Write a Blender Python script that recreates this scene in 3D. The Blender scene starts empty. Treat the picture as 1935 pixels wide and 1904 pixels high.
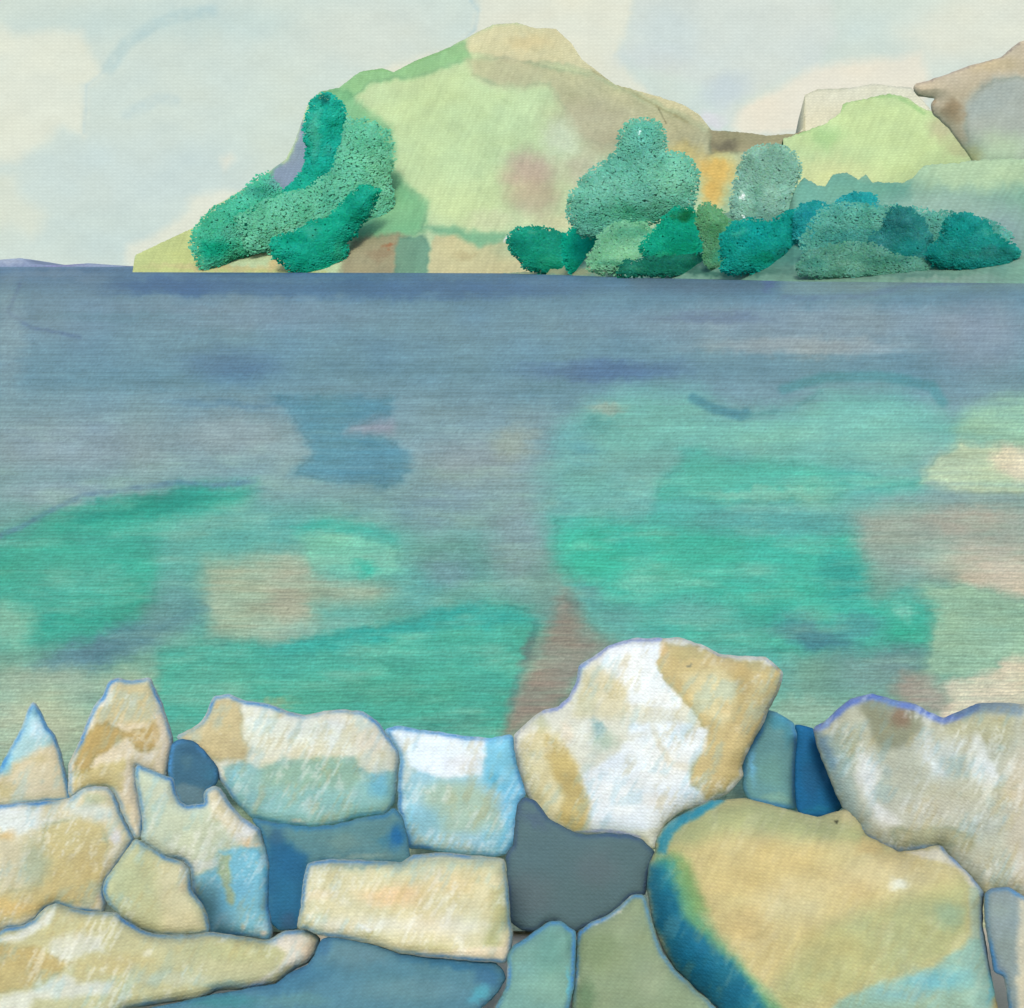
import bpy, math, random
import numpy as np
from mathutils import Vector
from mathutils.geometry import delaunay_2d_cdt

random.seed(7); RNG = np.random.default_rng(7)
scene = bpy.context.scene
COL = scene.collection

# ------------------------------------------------------------------ camera
H = 2.0                 # eye height above the sea, metres
PXT = 0.9 / 1935        # tangent per image pixel (1935 x 1904 over the view)
HX, HY = 967.5, 501.0   # the horizon line sits at 501
cam_data = bpy.data.cameras.new("camera")
cam = bpy.data.objects.new("camera", cam_data); COL.objects.link(cam)
cam.location = (0, 0, H); cam.rotation_euler = (math.radians(90), 0, 0)
cam_data.sensor_width = 36; cam_data.lens = 40
cam_data.shift_y = -(952 - HY) / 1935
cam_data.clip_start = 0.05; cam_data.clip_end = 6000
scene.camera = cam

# ------------------------------------------------------------------ light
SUN_EL, SUN_AZ = 40, 186      # high, behind the viewer's left shoulder
world = bpy.data.worlds.new("World"); scene.world = world; world.use_nodes = True
wn = world.node_tree; wn.nodes.clear()
wo = wn.nodes.new('ShaderNodeOutputWorld'); bg = wn.nodes.new('ShaderNodeBackground')
sky_tex = wn.nodes.new('ShaderNodeTexSky'); sky_tex.sky_type = 'NISHITA'; sky_tex.sun_disc = False
sky_tex.sun_elevation = math.radians(SUN_EL); sky_tex.sun_rotation = math.radians(SUN_AZ)
sky_tex.dust_density = 2.0
bg.inputs['Strength'].default_value = 0.13
wn.links.new(sky_tex.outputs[0], bg.inputs[0]); wn.links.new(bg.outputs[0], wo.inputs[0])
sd = bpy.data.lights.new("sun", 'SUN'); sd.energy = 1.5; sd.angle = math.radians(14); sd.color = (1.0, 0.93, 0.80)
sun = bpy.data.objects.new("sun", sd); COL.objects.link(sun)
_az, _el = math.radians(SUN_AZ), math.radians(SUN_EL)
_d = Vector((math.sin(_az) * math.cos(_el), math.cos(_az) * math.cos(_el), math.sin(_el)))
sun.rotation_euler = _d.to_track_quat('Z', 'Y').to_euler()
scene.view_settings.view_transform = 'Standard'; scene.view_settings.look = 'None'
scene.view_settings.gamma = 1.0; scene.view_settings.use_curve_mapping = False
EXPOSURE = 0.65
scene.view_settings.exposure = EXPOSURE

# reflectance = display colour (linear) * K : K undoes exposure and the mean light on each kind of surface
K_ROCK, K_WATER, K_LAND, K_LEAF = (0.75, 0.76, 0.80), (0.88, 0.88, 0.84), (0.69, 0.685, 0.74), (.90, 1.04, 1.10)

# ------------------------------------------------------------------ numeric helpers
def hash2(ix, iy, s):
    n = (ix.astype(np.int64) * 374761393 + iy.astype(np.int64) * 668265263 + s * 1442695041) & 0x7fffffff
    n = ((n ^ (n >> 13)) * 1274126177) & 0x7fffffff
    return ((n ^ (n >> 16)) & 0xffff) / 65535.0
def vnoise(x, y, s=0):
    ix, iy = np.floor(x), np.floor(y); fx, fy = x - ix, y - iy
    fx = fx * fx * (3 - 2 * fx); fy = fy * fy * (3 - 2 * fy)
    a = hash2(ix, iy, s); b = hash2(ix + 1, iy, s); c = hash2(ix, iy + 1, s); d = hash2(ix + 1, iy + 1, s)
    return ((a * (1 - fx) + b * fx) * (1 - fy) + (c * (1 - fx) + d * fx) * fy) * 2 - 1
def fbm(x, y, s=0, o=4, r=0.5):
    v = 0; a = 1; t = 0
    for k in range(o):
        v = v + a * vnoise(x * 2 ** k, y * 2 ** k, s + k * 17); t += a; a *= r
    return v / t
def srgb2lin(c):
    c = np.clip(np.asarray(c, float) / 255.0, 0, 1)
    return np.where(c <= 0.04045, c / 12.92, ((c + 0.055) / 1.055) ** 2.4)
def sdf(px, py, poly):
    """signed distance, positive inside"""
    P = np.asarray(poly, float); Q = np.roll(P, -1, 0)
    d2 = np.full(px.shape, 1e18); ins = np.zeros(px.shape, bool)
    for (ax, ay), (bx, by) in zip(P, Q):
        ex, ey = bx - ax, by - ay; l = ex * ex + ey * ey + 1e-9
        t = np.clip(((px - ax) * ex + (py - ay) * ey) / l, 0, 1)
        d2 = np.minimum(d2, (px - ax - t * ex) ** 2 + (py - ay - t * ey) ** 2)
        if ay != by:
            c = ((ay > py) != (by > py)) & (px < (bx - ax) * (py - ay) / (by - ay) + ax)
            ins ^= c
    d = np.sqrt(d2)
    return np.where(ins, d, -d)
def sstep(x): x = np.clip(x, 0, 1); return x * x * (3 - 2 * x)

# image pixel frames: coordinates read off several enlargements
def T(ox, oy, s): return lambda pts: [(ox + x * s, oy + y * s) for x, y in pts]
z1 = T(0, 1252, .3428); z2 = T(391.2, 1252, .3428); z3 = T(900, 1173.8, .3838); z4 = T(1330, 1173.8, .3838)
z5 = T(0, 469.5, .5003); z6 = T(967.9, 469.5, .5)
zt = T(313, 156.5, .2831); zu = T(860.75, 195.6, .2831); zv = T(1387.4, 39.1, .2831)
zs = T(0, 0, .5); zr = T(967.9, 0, .5)
pp = lambda p: p

def W(col, pts, soft=6, a=1.0, rim=0.0, wob=1.0): return ('w', col, pts, soft, a, rim, wob)      # a wash with an edge
def B(col, cx, cy, rx, ry, a=1.0, rot=0): return ('b', col, cx, cy, rx, ry, a, rot)              # a soft patch
def S(col, pts, w=4, a=0.8, gr=0.6): return ('s', col, pts, w, a, gr)                               # a vein or line
def DRY(col, a, sc=1.0, off=0): return ('d', col, a, sc, off)
def paint(px, py, base, layers, seed=0, mott=0.035, streak=0.0):
    C = np.empty(px.shape + (3,)); C[...] = base if not callable(base) else 0
    if callable(base): C[...] = base(px, py)
    wx = 7 * fbm(px / 34, py / 34, seed + 3, 4, .6); wy = 7 * fbm(px / 34, py / 34, seed + 91, 4, .6)
    wx += 3.2 * fbm(px / 8, py / 8, seed + 4, 2); wy += 3.2 * fbm(px / 8, py / 8, seed + 92, 2)
    stk = fbm(px / 170, py / 7, seed + 61, 4, .65) if streak else 0
    if streak: wy = wy + 5 * streak * stk; wx = wx + 8 * streak * fbm(px / 260, py / 6, seed + 66, 3)
    for L in layers:
        if L[0] == 'w':
            _, col, pts, soft, a, rim, wob = L
            A = np.asarray(pts); m = soft + 14
            k = np.where((px > A[:, 0].min() - m) & (px < A[:, 0].max() + m) & (py > A[:, 1].min() - m) & (py < A[:, 1].max() + m))
            if len(k[0]) == 0: continue
            x, y = px[k] + wx[k] * wob, py[k] + wy[k] * wob
            d = sdf(x, y, pts)
            al = sstep(d / soft / 2 + 0.5) * a
            al = al * (1 + .10 * fbm(px[k] / 60, py[k] / 40, seed + 7, 3))
            if streak: al = al * (1 + streak * .28 * stk[k]) + streak * .0
            al = np.clip(al, 0, 1)[..., None]
            c = np.array(col, float)
            C[k] = C[k] * (1 - al) + c * al
            if rim:
                r = np.exp(-((d - 2.5) / 3.0) ** 2) * rim * (.6 + .6 * vnoise(px[k] / 25, py[k] / 25, seed + 5))
                C[k] = C[k] * (1 - np.clip(r, 0, 1)[..., None] * np.array([.40, .26, .24]))
        elif L[0] == 'd':
            _, col, a, sc, off = L
            zone = sstep((fbm(px / 70, py / 50, seed + 41 + off, 3) + .12) * 2.5)
            br = sstep((fbm((px + py * .5) / 7 / sc, (py - px * .4) / 46 / sc, seed + 43 + off, 4, .7) + .02) * 4)
            al = (zone * br * a)[..., None]; C = C * (1 - al) + np.array(col, float) * al
        elif L[0] == 'b':
            _, col, cx, cy, rx, ry, a, rot = L
            cr, sr = math.cos(math.radians(rot)), math.sin(math.radians(rot))
            dx, dy = px + wx * 1.6 - cx, py + wy * 1.6 - cy
            u, v = (dx * cr + dy * sr) / rx, (-dx * sr + dy * cr) / ry
            q = np.sqrt(u * u + v * v)
            al = (sstep(1.25 - q) * a)[..., None]
            C = C * (1 - al) + np.array(col, float) * al
        else:
            _, col, pts, w, a, gr = L
            d2 = np.full(px.shape, 1e9)
            for (ax, ay), (bx, by) in zip(pts[:-1], pts[1:]):
                ex, ey = bx - ax, by - ay; l = ex * ex + ey * ey + 1e-9
                x, y = px + wx * .35, py + wy * .35
                t = np.clip(((x - ax) * ex + (y - ay) * ey) / l, 0, 1)
                d2 = np.minimum(d2, (x - ax - t * ex) ** 2 + (y - ay - t * ey) ** 2)
            al = sstep(1.3 - np.sqrt(d2) / w) * a * (1 - gr * .5 * (1 + vnoise(px / 9, py / 9, seed + 33)))
            al = al[..., None]
            C = C * (1 - al) + np.array(col, float) * al
    n = fbm(px / 45, py / 30, seed + 11, 5, .65)[..., None]
    n2 = fbm(px / 90, py / 60, seed + 51, 3)[..., None]
    C = C * (1 + .045 * (mott > .03 and not streak) * fbm((px + py * .45) / 4.5, (py - px * .35) / 48, seed + 13, 3, .6)[..., None])      # brushy scratches and grain
    C = C * (1 + mott * 1.6 * n + mott * n2 * np.array([.7, .1, -.7]))
    return np.clip(C, 0, 255)

def ray(px, py): return (px - HX) * PXT, (HY - py) * PXT

# ------------------------------------------------------------------ materials
def paint_mat(name, rough=0.85, spec=0.15, weave=0.12, bump=0.25, fleck=0.10, emit=False, water=False, leaf=False):
    m = bpy.data.materials.new(name); m.use_nodes = True; nt = m.node_tree; nt.nodes.clear()
    N = nt.nodes.new; Lk = nt.links.new
    def mth(op, a, b=None, c=None):
        n = N('ShaderNodeMath'); n.operation = op
        for i, v in enumerate((a, b, c)):
            if v is None: continue
            if isinstance(v, (int, float)): n.inputs[i].default_value = v
            else: Lk(v, n.inputs[i])
        return n.outputs[0]
    out = N('ShaderNodeOutputMaterial')
    ca = N('ShaderNodeVertexColor'); ca.layer_name = "Col"
    if water:
        tc = N('ShaderNodeTexCoord'); mp = N('ShaderNodeMapping'); mp.inputs['Scale'].default_value = (0.55, 1.0, 1.0)
        Lk(tc.outputs['Object'], mp.inputs[0])
        n1 = N('ShaderNodeTexNoise'); n1.inputs['Scale'].default_value = 1.1; n1.inputs['Detail'].default_value = 9; n1.inputs['Roughness'].default_value = .88
        Lk(mp.outputs[0], n1.inputs['Vector'])
        n2 = N('ShaderNodeTexNoise'); n2.inputs['Scale'].default_value = 34; n2.inputs['Detail'].default_value = 3; n2.inputs['Roughness'].default_value = .7
        Lk(mp.outputs[0], n2.inputs['Vector'])
        # canvas weave imitated on the water: ribs evenly spaced by image row
        uvw = N('ShaderNodeUVMap'); uvw.uv_map = "weave"; sw = N('ShaderNodeSeparateXYZ'); Lk(uvw.outputs[0], sw.inputs[0])
        brk = mth('MULTIPLY', mth('SUBTRACT', n1.outputs[0], .5), 26.0)
        weave_rib = mth('SINE', mth('ADD', mth('MULTIPLY', sw.outputs[1], 6.2832), brk))
        amp = mth('ADD', .35, mth('MULTIPLY', n2.outputs[0], 1.0))
        h = mth('ADD', mth('ADD', n1.outputs[0], mth('MULTIPLY', n2.outputs[0], .6)), mth('MULTIPLY', mth('MULTIPLY', weave_rib, amp), .10))
        hc = mth('SUBTRACT', h, .8)
        f = mth('ADD', 1.0, mth('MULTIPLY', hc, weave * 2.2))
    else:
        uv = N('ShaderNodeUVMap'); uv.uv_map = "weave"
        sep = N('ShaderNodeSeparateXYZ'); Lk(uv.outputs[0], sep.inputs[0])
        nz = N('ShaderNodeTexNoise'); nz.inputs['Scale'].default_value = 0.35; nz.inputs['Detail'].default_value = 2; Lk(uv.outputs[0], nz.inputs['Vector'])
        mp2 = N('ShaderNodeMapping'); mp2.inputs['Scale'].default_value = (.7, 1.6, 1); Lk(uv.outputs[0], mp2.inputs[0])
        nf = N('ShaderNodeTexNoise'); nf.inputs['Scale'].default_value = 1.0; nf.inputs['Detail'].default_value = 3; nf.inputs['Roughness'].default_value = .7; Lk(mp2.outputs[0], nf.inputs['Vector'])
        wob = mth('MULTIPLY', mth('SUBTRACT', nz.outputs[0], .5), 5.0)
        rib = mth('SINE', mth('ADD', mth('MULTIPLY', sep.outputs[1], 6.2832), wob))
        warp = mth('SINE', mth('ADD', mth('MULTIPLY', sep.outputs[0], 5.1), wob))
        h = mth('ADD', mth('MULTIPLY', rib, .20), mth('ADD', mth('MULTIPLY', mth('MULTIPLY', rib, warp), .26), mth('MULTIPLY', warp, .08)))
        h = mth('ADD', h, mth('MULTIPLY', mth('SUBTRACT', nf.outputs[0], .5), 2.2))
        f = mth('ADD', 1.0, mth('MULTIPLY', h, weave))
    mul = N('ShaderNodeVectorMath'); mul.operation = 'SCALE'; Lk(ca.outputs[0], mul.inputs[0]); Lk(f, mul.inputs['Scale'])
    if emit:
        e = N('ShaderNodeEmission'); Lk(mul.outputs[0], e.inputs[0]); e.inputs[1].default_value = 2 ** (-EXPOSURE)
        Lk(e.outputs[0], out.inputs[0]); return m
    b = N('ShaderNodeBsdfPrincipled'); Lk(mul.outputs[0], b.inputs['Base Color'])
    b.inputs['Roughness'].default_value = rough
    b.inputs['Specular IOR Level'].default_value = spec
    if bump:
        bn = N('ShaderNodeBump'); bn.inputs['Strength'].default_value = bump
        bn.inputs['Distance'].default_value = 0.004 if not water else 0.02
        Lk(h, bn.inputs['Height']); Lk(bn.outputs[0], b.inputs['Normal'])
    Lk(b.outputs[0], out.inputs[0])
    return m
M_ROCK = paint_mat('painted_stone', .8, .2, .17, .3)
M_GROUND = paint_mat('pale_sand', .9, .1, .07, .3)
M_LAND = paint_mat('hillside_wash', .95, .05, .18, 0)
M_LEAF = paint_mat('foliage', .85, .1, .14, 0)
M_WATER = paint_mat('sea_water', .5, .012, .5, .25, water=True)
M_SKY = paint_mat('cloudy_sky', weave=.10, emit=True)
M_BARK = paint_mat('bark', .9, .1, .1, 0)

# ------------------------------------------------------------------ mesh builder
def mesh_obj(name, V, F, C, mat, uv, parent=None, loc=(0, 0, 0), smooth=True, k=(1, 1, 1)):
    V = np.asarray(V, float) - np.asarray(loc, float)
    me = bpy.data.meshes.new(name)
    F = np.asarray(F, np.int32); n = F.shape[1]
    me.vertices.add(len(V)); me.vertices.foreach_set('co', V.astype(np.float32).ravel())
    me.loops.add(F.size); me.loops.foreach_set('vertex_index', F.ravel())
    me.polygons.add(len(F)); me.polygons.foreach_set('loop_start', np.arange(0, F.size, n, dtype=np.int32))
    me.update(calc_edges=True); me.validate()
    me.polygons.foreach_set('use_smooth', np.full(len(me.polygons), smooth))
    ca = me.color_attributes.new("Col", 'FLOAT_COLOR', 'POINT')
    lin = np.clip(srgb2lin(C) * np.array(k), 0, .93)
    ca.data.foreach_set('color', np.concatenate([lin, np.ones((len(V), 1))], 1).astype(np.float32).ravel())
    ul = me.uv_layers.new(name="weave")
    vi = np.empty(len(me.loops), np.int32); me.loops.foreach_get('vertex_index', vi)
    ul.data.foreach_set('uv', np.asarray(uv, np.float32)[vi].ravel())
    me.materials.append(mat)
    o = bpy.data.objects.new(name, me); COL.objects.link(o); o.location = loc if parent is None else (0, 0, 0)
    if parent is not None: o.parent = parent
    return o
def grid_faces(r, c, off=0):
    i = np.arange(r - 1)[:, None] * c + np.arange(c - 1)[None, :] + off
    return np.stack([i, i + 1, i + c + 1, i + c], -1).reshape(-1, 4)
PER = 6.7   # one canvas thread in image pixels

# ------------------------------------------------------------------ sky: a ring of bright thin cloud round the bay
cream = (229, 232, 214); blue = (209, 223, 214)
sky_layers = [
    B((196, 217, 213), 330, 40, 300, 45, .6), B((212, 224, 208), 560, 260, 160, 120, .5), B((200, 218, 217), 250, 330, 260, 90, .5),
    B((216, 224, 212), 700, 60, 160, 90, .7), B((196, 217, 216), 220, 440, 200, 60, .45),
    W(cream, zs([(-300, 90), (0, 90), (60, 130), (200, 110), (310, 120), (340, 200), (390, 270), (320, 320), (320, 510), (240, 480), (180, 520), (60, 610), (-300, 600)]), 15, .8),
    W((221, 226, 208), zs([(-200, 650), (60, 660), (80, 740), (180, 820), (120, 900), (40, 850), (-200, 880)]), 19, .6),
    W((228, 231, 214), zs([(720, 745), (840, 715), (960, 740), (900, 800), (780, 880), (560, 970), (505, 1030), (470, 980), (480, 920), (590, 880), (710, 790)]), 13, .9),
    W((232, 230, 212), zs([(830, 600), (870, 575), (890, 600), (850, 640)]), 11, .7),
    W((228, 230, 212), [(900, -60), (1215, -60), (1190, 40), (1165, 100), (1200, 150), (1250, 200), (1300, 230), (1000, 230), (700, 230), (640, 160), (745, 120), (850, 95), (895, 60), (905, 15)], 11, .9),
    W((214, 223, 216), [(1215, -60), (1560, -60), (1580, 60), (1545, 130), (1500, 140), (1395, 190), (1385, 238), (1350, 200), (1345, 165), (1300, 150), (1210, 130), (1170, 100), (1190, 40)], 15, .8),
    B((200, 216, 216), 1260, 60, 70, 70, .5), B((202, 216, 219), 1370, 170, 60, 35, .8, -20), B((206, 218, 219), 1240, 110, 90, 30, .5),
    W((235, 230, 212), [(1385, 235), (1400, 205), (1540, 125), (1740, 100), (1760, 170), (1700, 260), (1540, 250), (1400, 255)], 14, .9),
    W((231, 230, 212), [(1880, -60), (2400, -60), (2400, 200), (1900, 120), (1750, 130), (1700, 60)], 46, .6),
    B((222, 222, 226), 1345, 225, 30, 18, .8),
    S((176, 205, 208), [(205, 128), (235, 85), (300, 42), (350, 28), (400, 20)], 15, .55), S((186, 210, 214), [(240, 215), (300, 185), (330, 190)], 14, .4),
    S((182, 208, 212), [(890, 0), (905, 22), (898, 55), (860, 92)], 4, .6), S((190, 212, 214), [(195, 135), (163, 160), (160, 250)], 4, .5),
]
az = np.concatenate([np.linspace(-180, -32, 60)[:-1], np.linspace(-32, 32, 620), np.linspace(32, 180, 60)[1:]])
elt = np.concatenate([np.linspace(-.02, .26, 170), np.linspace(.26, .46, 24)[1:]])
A2, E2 = np.meshgrid(np.radians(az), elt)
RS = 3500.0
SV = np.stack([RS * np.sin(A2), RS * np.cos(A2), H + RS * E2], -1).reshape(-1, 3)
# cloud pattern unrolled round the ring (in image pixels)
spx = HX + np.tan(np.clip(A2, -.75, .75)) / PXT + (A2 - np.clip(A2, -.75, .75)) * 2500
spy = HY - E2 / np.cos(np.clip(A2, -.75, .75)) / PXT
SC = paint(spx, spy, blue, sky_layers, 5, .018).reshape(-1, 3)
sky = mesh_obj('sky', SV, grid_faces(*A2.shape), SC, M_SKY, np.stack([spx, spy], -1).reshape(-1, 2) / PER)
sky['kind'] = 'structure'

# ------------------------------------------------------------------ sea
wbase_y = np.array([480, 512, 560, 620, 700, 780, 860, 930, 1000, 1150, 1300, 1700])
wbase_c = np.array([(98, 124, 152), (84, 118, 148), (104, 140, 158), (116, 150, 164), (110, 148, 162), (128, 159, 168), (138, 166, 170), (130, 166, 166), (116, 168, 160), (110, 170, 154), (130, 174, 152), (190, 195, 165)], float)
def wbase(px, py): return np.stack([np.interp(py, wbase_y, wbase_c[:, i]) for i in range(3)], -1)
water_layers = [
    # open water
    B((133, 153, 168), 480, 590, 300, 40, .55), B((70, 104, 142), 330, 540, 170, 22, .9), B((76, 110, 146), 760, 545, 420, 24, .8), B((76, 106, 144), 500, 512, 200, 9, .7),
    W((118, 143, 160), [(10, 600), (60, 545), (180, 530), (260, 580), (150, 640), (60, 640)], 10, .5),
    S((84, 108, 145), [(40, 535), (15, 590), (60, 620), (150, 636)], 4, .6),
    B((120, 142, 160), 100, 520, 120, 12, .5), B((150, 170, 172), 15, 640, 40, 130, .5),
    W((92, 117, 134), [(1180, 512), (1470, 512), (1470, 545), (1340, 552), (1200, 548), (1183, 530)], 4, .85),
    B((92, 112, 150), 1455, 535, 16, 20, .8),
    W((126, 152, 150), [(1475, 505), (1990, 505), (1990, 548), (1700, 552), (1480, 560)], 6, .75),  # greenish reflection of the shore painted onto the water
    S((100, 122, 150), [(1480, 562), (1620, 560), (1720, 540), (1960, 526)], 6, .6),
    B((138, 158, 170), 1550, 610, 480, 45, .8), B((158, 168, 172), 1520, 655, 260, 22, .75), B((104, 126, 155), 1350, 600, 120, 14, .6), B((150, 160, 172), 1850, 640, 120, 80, .6),
    B((88, 118, 152), 1140, 700, 180, 26, .8), B((86, 120, 150), 440, 690, 110, 40, .7), B((92, 138, 158), 270, 720, 300, 22, .35), B((94, 136, 152), 1050, 745, 120, 30, .5),
    B((146, 164, 172), 150, 840, 220, 60, .6), B((150, 166, 168), 440, 820, 130, 50, .7), B((150, 168, 174), 120, 930, 140, 30, .6),
    B((84, 130, 160), 440, 760, 150, 10, .35), B((96, 140, 150), 250, 600, 200, 14, .3),
    W((92, 146, 165), z5([(1030, 555), (1250, 562), (1475, 570), (1475, 632), (1310, 690), (1400, 700), (1500, 735), (1555, 790), (1520, 870), (1440, 900), (1250, 880), (1100, 850), (1175, 780), (1150, 690), (1090, 620)]), 5, .88, .4),
    W((166, 166, 180), z5([(1300, 690), (1400, 655), (1480, 645), (1480, 690), (1380, 698)]), 4, .7),
    B((152, 164, 164), 900, 870, 120, 60, .7), B((160, 172, 158), 970, 835, 50, 40, .8), B((134, 154, 168), 850, 960, 130, 60, .5),
    B((140, 158, 162), 980, 1020, 70, 120, .7), B((124, 160, 166), 830, 1080, 80, 40, .7),
    # left shallows
    W((70, 172, 138), z5([(-80, 1120), (80, 1062), (180, 1005), (400, 952), (520, 950), (640, 912), (960, 890), (940, 950), (830, 1010), (700, 1050), (650, 1150), (600, 1260), (500, 1470), (300, 1500), (-80, 1500)]), 8, .92, .35),
    S((92, 128, 155), z5([(-20, 1090), (80, 1050), (190, 990), (310, 930), (500, 905), (660, 885), (800, 895), (960, 880)]), 6, .7),
    B((38, 150, 122), 280, 955, 210, 26, .7, -8), B((96, 178, 148), 120, 1100, 140, 60, .5), B((150, 194, 165), 15, 1180, 60, 50, .8), B((100, 184, 150), 60, 1020, 60, 20, .4),
    B((112, 172, 156), 400, 1030, 130, 50, .7), B((98, 168, 155), 560, 1000, 150, 26, .6), B((108, 168, 156), 700, 1060, 70, 40, .6),
    W((104, 178, 152), z5([(640, 1060), (930, 1040), (1010, 1100), (1180, 1090), (1200, 1300), (1000, 1500), (780, 1480), (640, 1300)]), 22, .6),
    W((104, 176, 152), [(330, 990), (480, 950), (620, 970), (760, 1010), (795, 1060), (790, 1130), (700, 1165), (600, 1195), (420, 1215), (300, 1225), (290, 1120)], 22, .7),
    W((170, 182, 156), z5([(770, 1190), (900, 1170), (1020, 1150), (1170, 1150), (1230, 1230), (1400, 1260), (1500, 1290), (1400, 1330), (1190, 1350), (1200, 1470), (1000, 1500), (800, 1460), (760, 1300)]), 16, .9),
    B((184, 180, 158), 545, 1130, 45, 70, .6),
    W((132, 202, 164), z5([(1110, 1085), (1300, 1070), (1400, 1100), (1510, 1135), (1518, 1230), (1420, 1250), (1290, 1235), (1170, 1220), (1150, 1130)]), 4, .88, .35),
    B((70, 188, 152), 690, 1072, 30, 22, .8), B((76, 176, 150), 650, 995, 90, 14, .7), W((72, 178, 150), z5([(1110, 1060), (1200, 1020), (1350, 1020), (1480, 1080), (1500, 1130), (1390, 1095), (1300, 1065), (1130, 1085)]), 4, .6),
    B((104, 176, 158), 780, 1120, 60, 40, .6), B((130, 180, 156), 650, 1190, 140, 26, .7),
    B((98, 140, 148), 230, 1215, 150, 40, .85, -18), B((116, 150, 152), 330, 1150, 70, 60, .5, -50), B((100, 138, 152), 150, 1240, 110, 20, .5, -10), S((92, 140, 146), [(185, 1240), (260, 1215), (350, 1160), (390, 1150)], 9, .5),
    B((166, 184, 160), 90, 1290, 160, 40, .9), B((186, 194, 164), 60, 1370, 150, 80, .9), B((182, 192, 160), 240, 1300, 60, 40, .6),
    # green pool before the stones
    W((84, 178, 146), [(296, 1420), (300, 1230), (400, 1215), (530, 1220), (650, 1190), (800, 1165), (930, 1138), (1000, 1148), (1012, 1190), (990, 1250), (968, 1330), (945, 1420), (850, 1430), (600, 1430)], 5, .93, .4),
    B((48, 160, 145), 700, 1200, 210, 22, .6, -9), B((52, 168, 150), 900, 1165, 120, 26, .6), B((112, 184, 146), 400, 1300, 100, 60, .6), B((88, 176, 140), 700, 1290, 220, 50, .6), B((70, 146, 122), 850, 1370, 90, 22, .6), B((160, 176, 138), 500, 1330, 70, 12, .7), B((120, 176, 138), 340, 1380, 40, 30, .7),
    S((60, 130, 120), [(1012, 1180), (1000, 1230), (975, 1290), (968, 1330)], 9, .5),
    # submerged brown ledge
    B((124, 160, 150), 1040, 1120, 50, 60, .8),
    W((152, 141, 127), [(1062, 1120), (1095, 1135), (1120, 1180), (1150, 1205), (1170, 1225), (1110, 1250), (1085, 1300), (1060, 1340), (1000, 1370), (950, 1395), (966, 1330), (1000, 1262), (1030, 1200)], 6, .92, .3),
    B((104, 120, 112), 1080, 1130, 24, 30, .7), B((138, 138, 118), 1150, 1210, 40, 14, .6), B((118, 112, 108), 1000, 1230, 14, 40, .5, 20),
    # right shallows
    W((116, 176, 156), [(1060, 800), (1300, 780), (1700, 800), (1760, 960), (1640, 1010), (1300, 1010), (1040, 1000), (1020, 900)], 30, .75), W((104, 172, 150), [(1090, 1110), (1180, 1150), (1420, 1200), (1700, 1200), (1760, 1260), (1500, 1330), (1300, 1300), (1180, 1230), (1110, 1190)], 22, .85),
    W((122, 184, 162), [(1110, 765), (1180, 735), (1320, 738), (1400, 790), (1530, 765), (1560, 738), (1700, 733), (1800, 785), (1990, 750), (1990, 850), (1750, 860), (1740, 920), (1640, 962), (1250, 960), (1090, 960), (1055, 860), (1075, 800)], 10, .9),
    B((108, 164, 156), 1090, 850, 60, 60, .6), B((160, 178, 164), 1145, 772, 40, 16, .8), B((84, 152, 152), 1130, 805, 40, 20, .6), B((94, 154, 152), 1100, 848, 30, 20, .6), B((124, 168, 160), 1200, 880, 130, 40, .5),
    B((140, 202, 170), 1400, 820, 180, 26, .6), B((138, 200, 172), 1640, 790, 110, 36, .8), B((150, 196, 168), 1720, 850, 90, 40, .5),
    S((76, 136, 150), [(1310, 752), (1350, 772), (1400, 786), (1410, 780)], 11, .8, .2), S((84, 150, 146), [(1480, 735), (1560, 712), (1660, 710), (1760, 728), (1780, 760)], 12, .7, .2), S((90, 150, 150), [(1400, 788), (1500, 772), (1550, 742)], 6, .6),
    W((88, 186, 156), z6([(640, 760), (700, 750), (760, 780), (1000, 805), (1200, 822), (1340, 850), (1550, 885), (1500, 905), (1300, 910), (1200, 960), (900, 960), (760, 1000), (680, 1030), (520, 1030), (545, 880), (640, 830)]), 5, .8, .3),
    B((138, 196, 164), 1440, 935, 160, 14, .8), B((100, 176, 156), 1300, 960, 90, 20, .6),
    W((164, 204, 172), z6([(1720, 610), (1850, 560), (2050, 540), (2050, 760), (1900, 760), (1760, 730), (1690, 700)]), 8, .85),
    W((196, 212, 176), z6([(1540, 880), (1600, 790), (1700, 722), (1780, 750), (1850, 740), (2050, 880), (2050, 940), (1700, 925)]), 4, .95, .3),
    W((227, 217, 189), z6([(1800, 785), (1860, 745), (2050, 745), (2050, 895), (1900, 880), (1840, 830)]), 4, .95),
    S((150, 180, 176), z6([(1560, 885), (1750, 890), (1935, 895)]), 4, .5), S((134, 170, 172), z6([(1400, 950), (1600, 940), (1935, 938)]), 7, .6),
    W((76, 186, 152), [(1048, 982), (1150, 978), (1320, 992), (1450, 985), (1610, 1000), (1640, 1060), (1650, 1120), (1700, 1160), (1765, 1190), (1750, 1215), (1690, 1235), (1600, 1215), (1480, 1235), (1320, 1215), (1200, 1175), (1140, 1135), (1080, 1092), (1052, 1050)], 9, .94, .35),
    B((96, 168, 152), 1460, 985, 190, 36, .75), B((66, 190, 148), 1130, 1040, 90, 60, .6), B((98, 190, 156), 1270, 1110, 120, 60, .5), B((56, 160, 142), 1590, 1090, 60, 60, .6), B((124, 180, 156), 1310, 1160, 110, 32, .7), B((118, 172, 152), 1180, 1160, 60, 26, .6),
    B((110, 172, 152), 1400, 1190, 90, 26, .5), B((60, 160, 142), 1450, 1170, 70, 40, .4), B((96, 152, 138), 1110, 1120, 40, 18, .7, 30),
    W((162, 174, 160), z6([(1305, 1000), (1450, 965), (1700, 950), (2050, 960), (2050, 1340), (1800, 1300), (1680, 1260), (1550, 1250), (1400, 1210), (1315, 1130)]), 9, .92),
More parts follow.
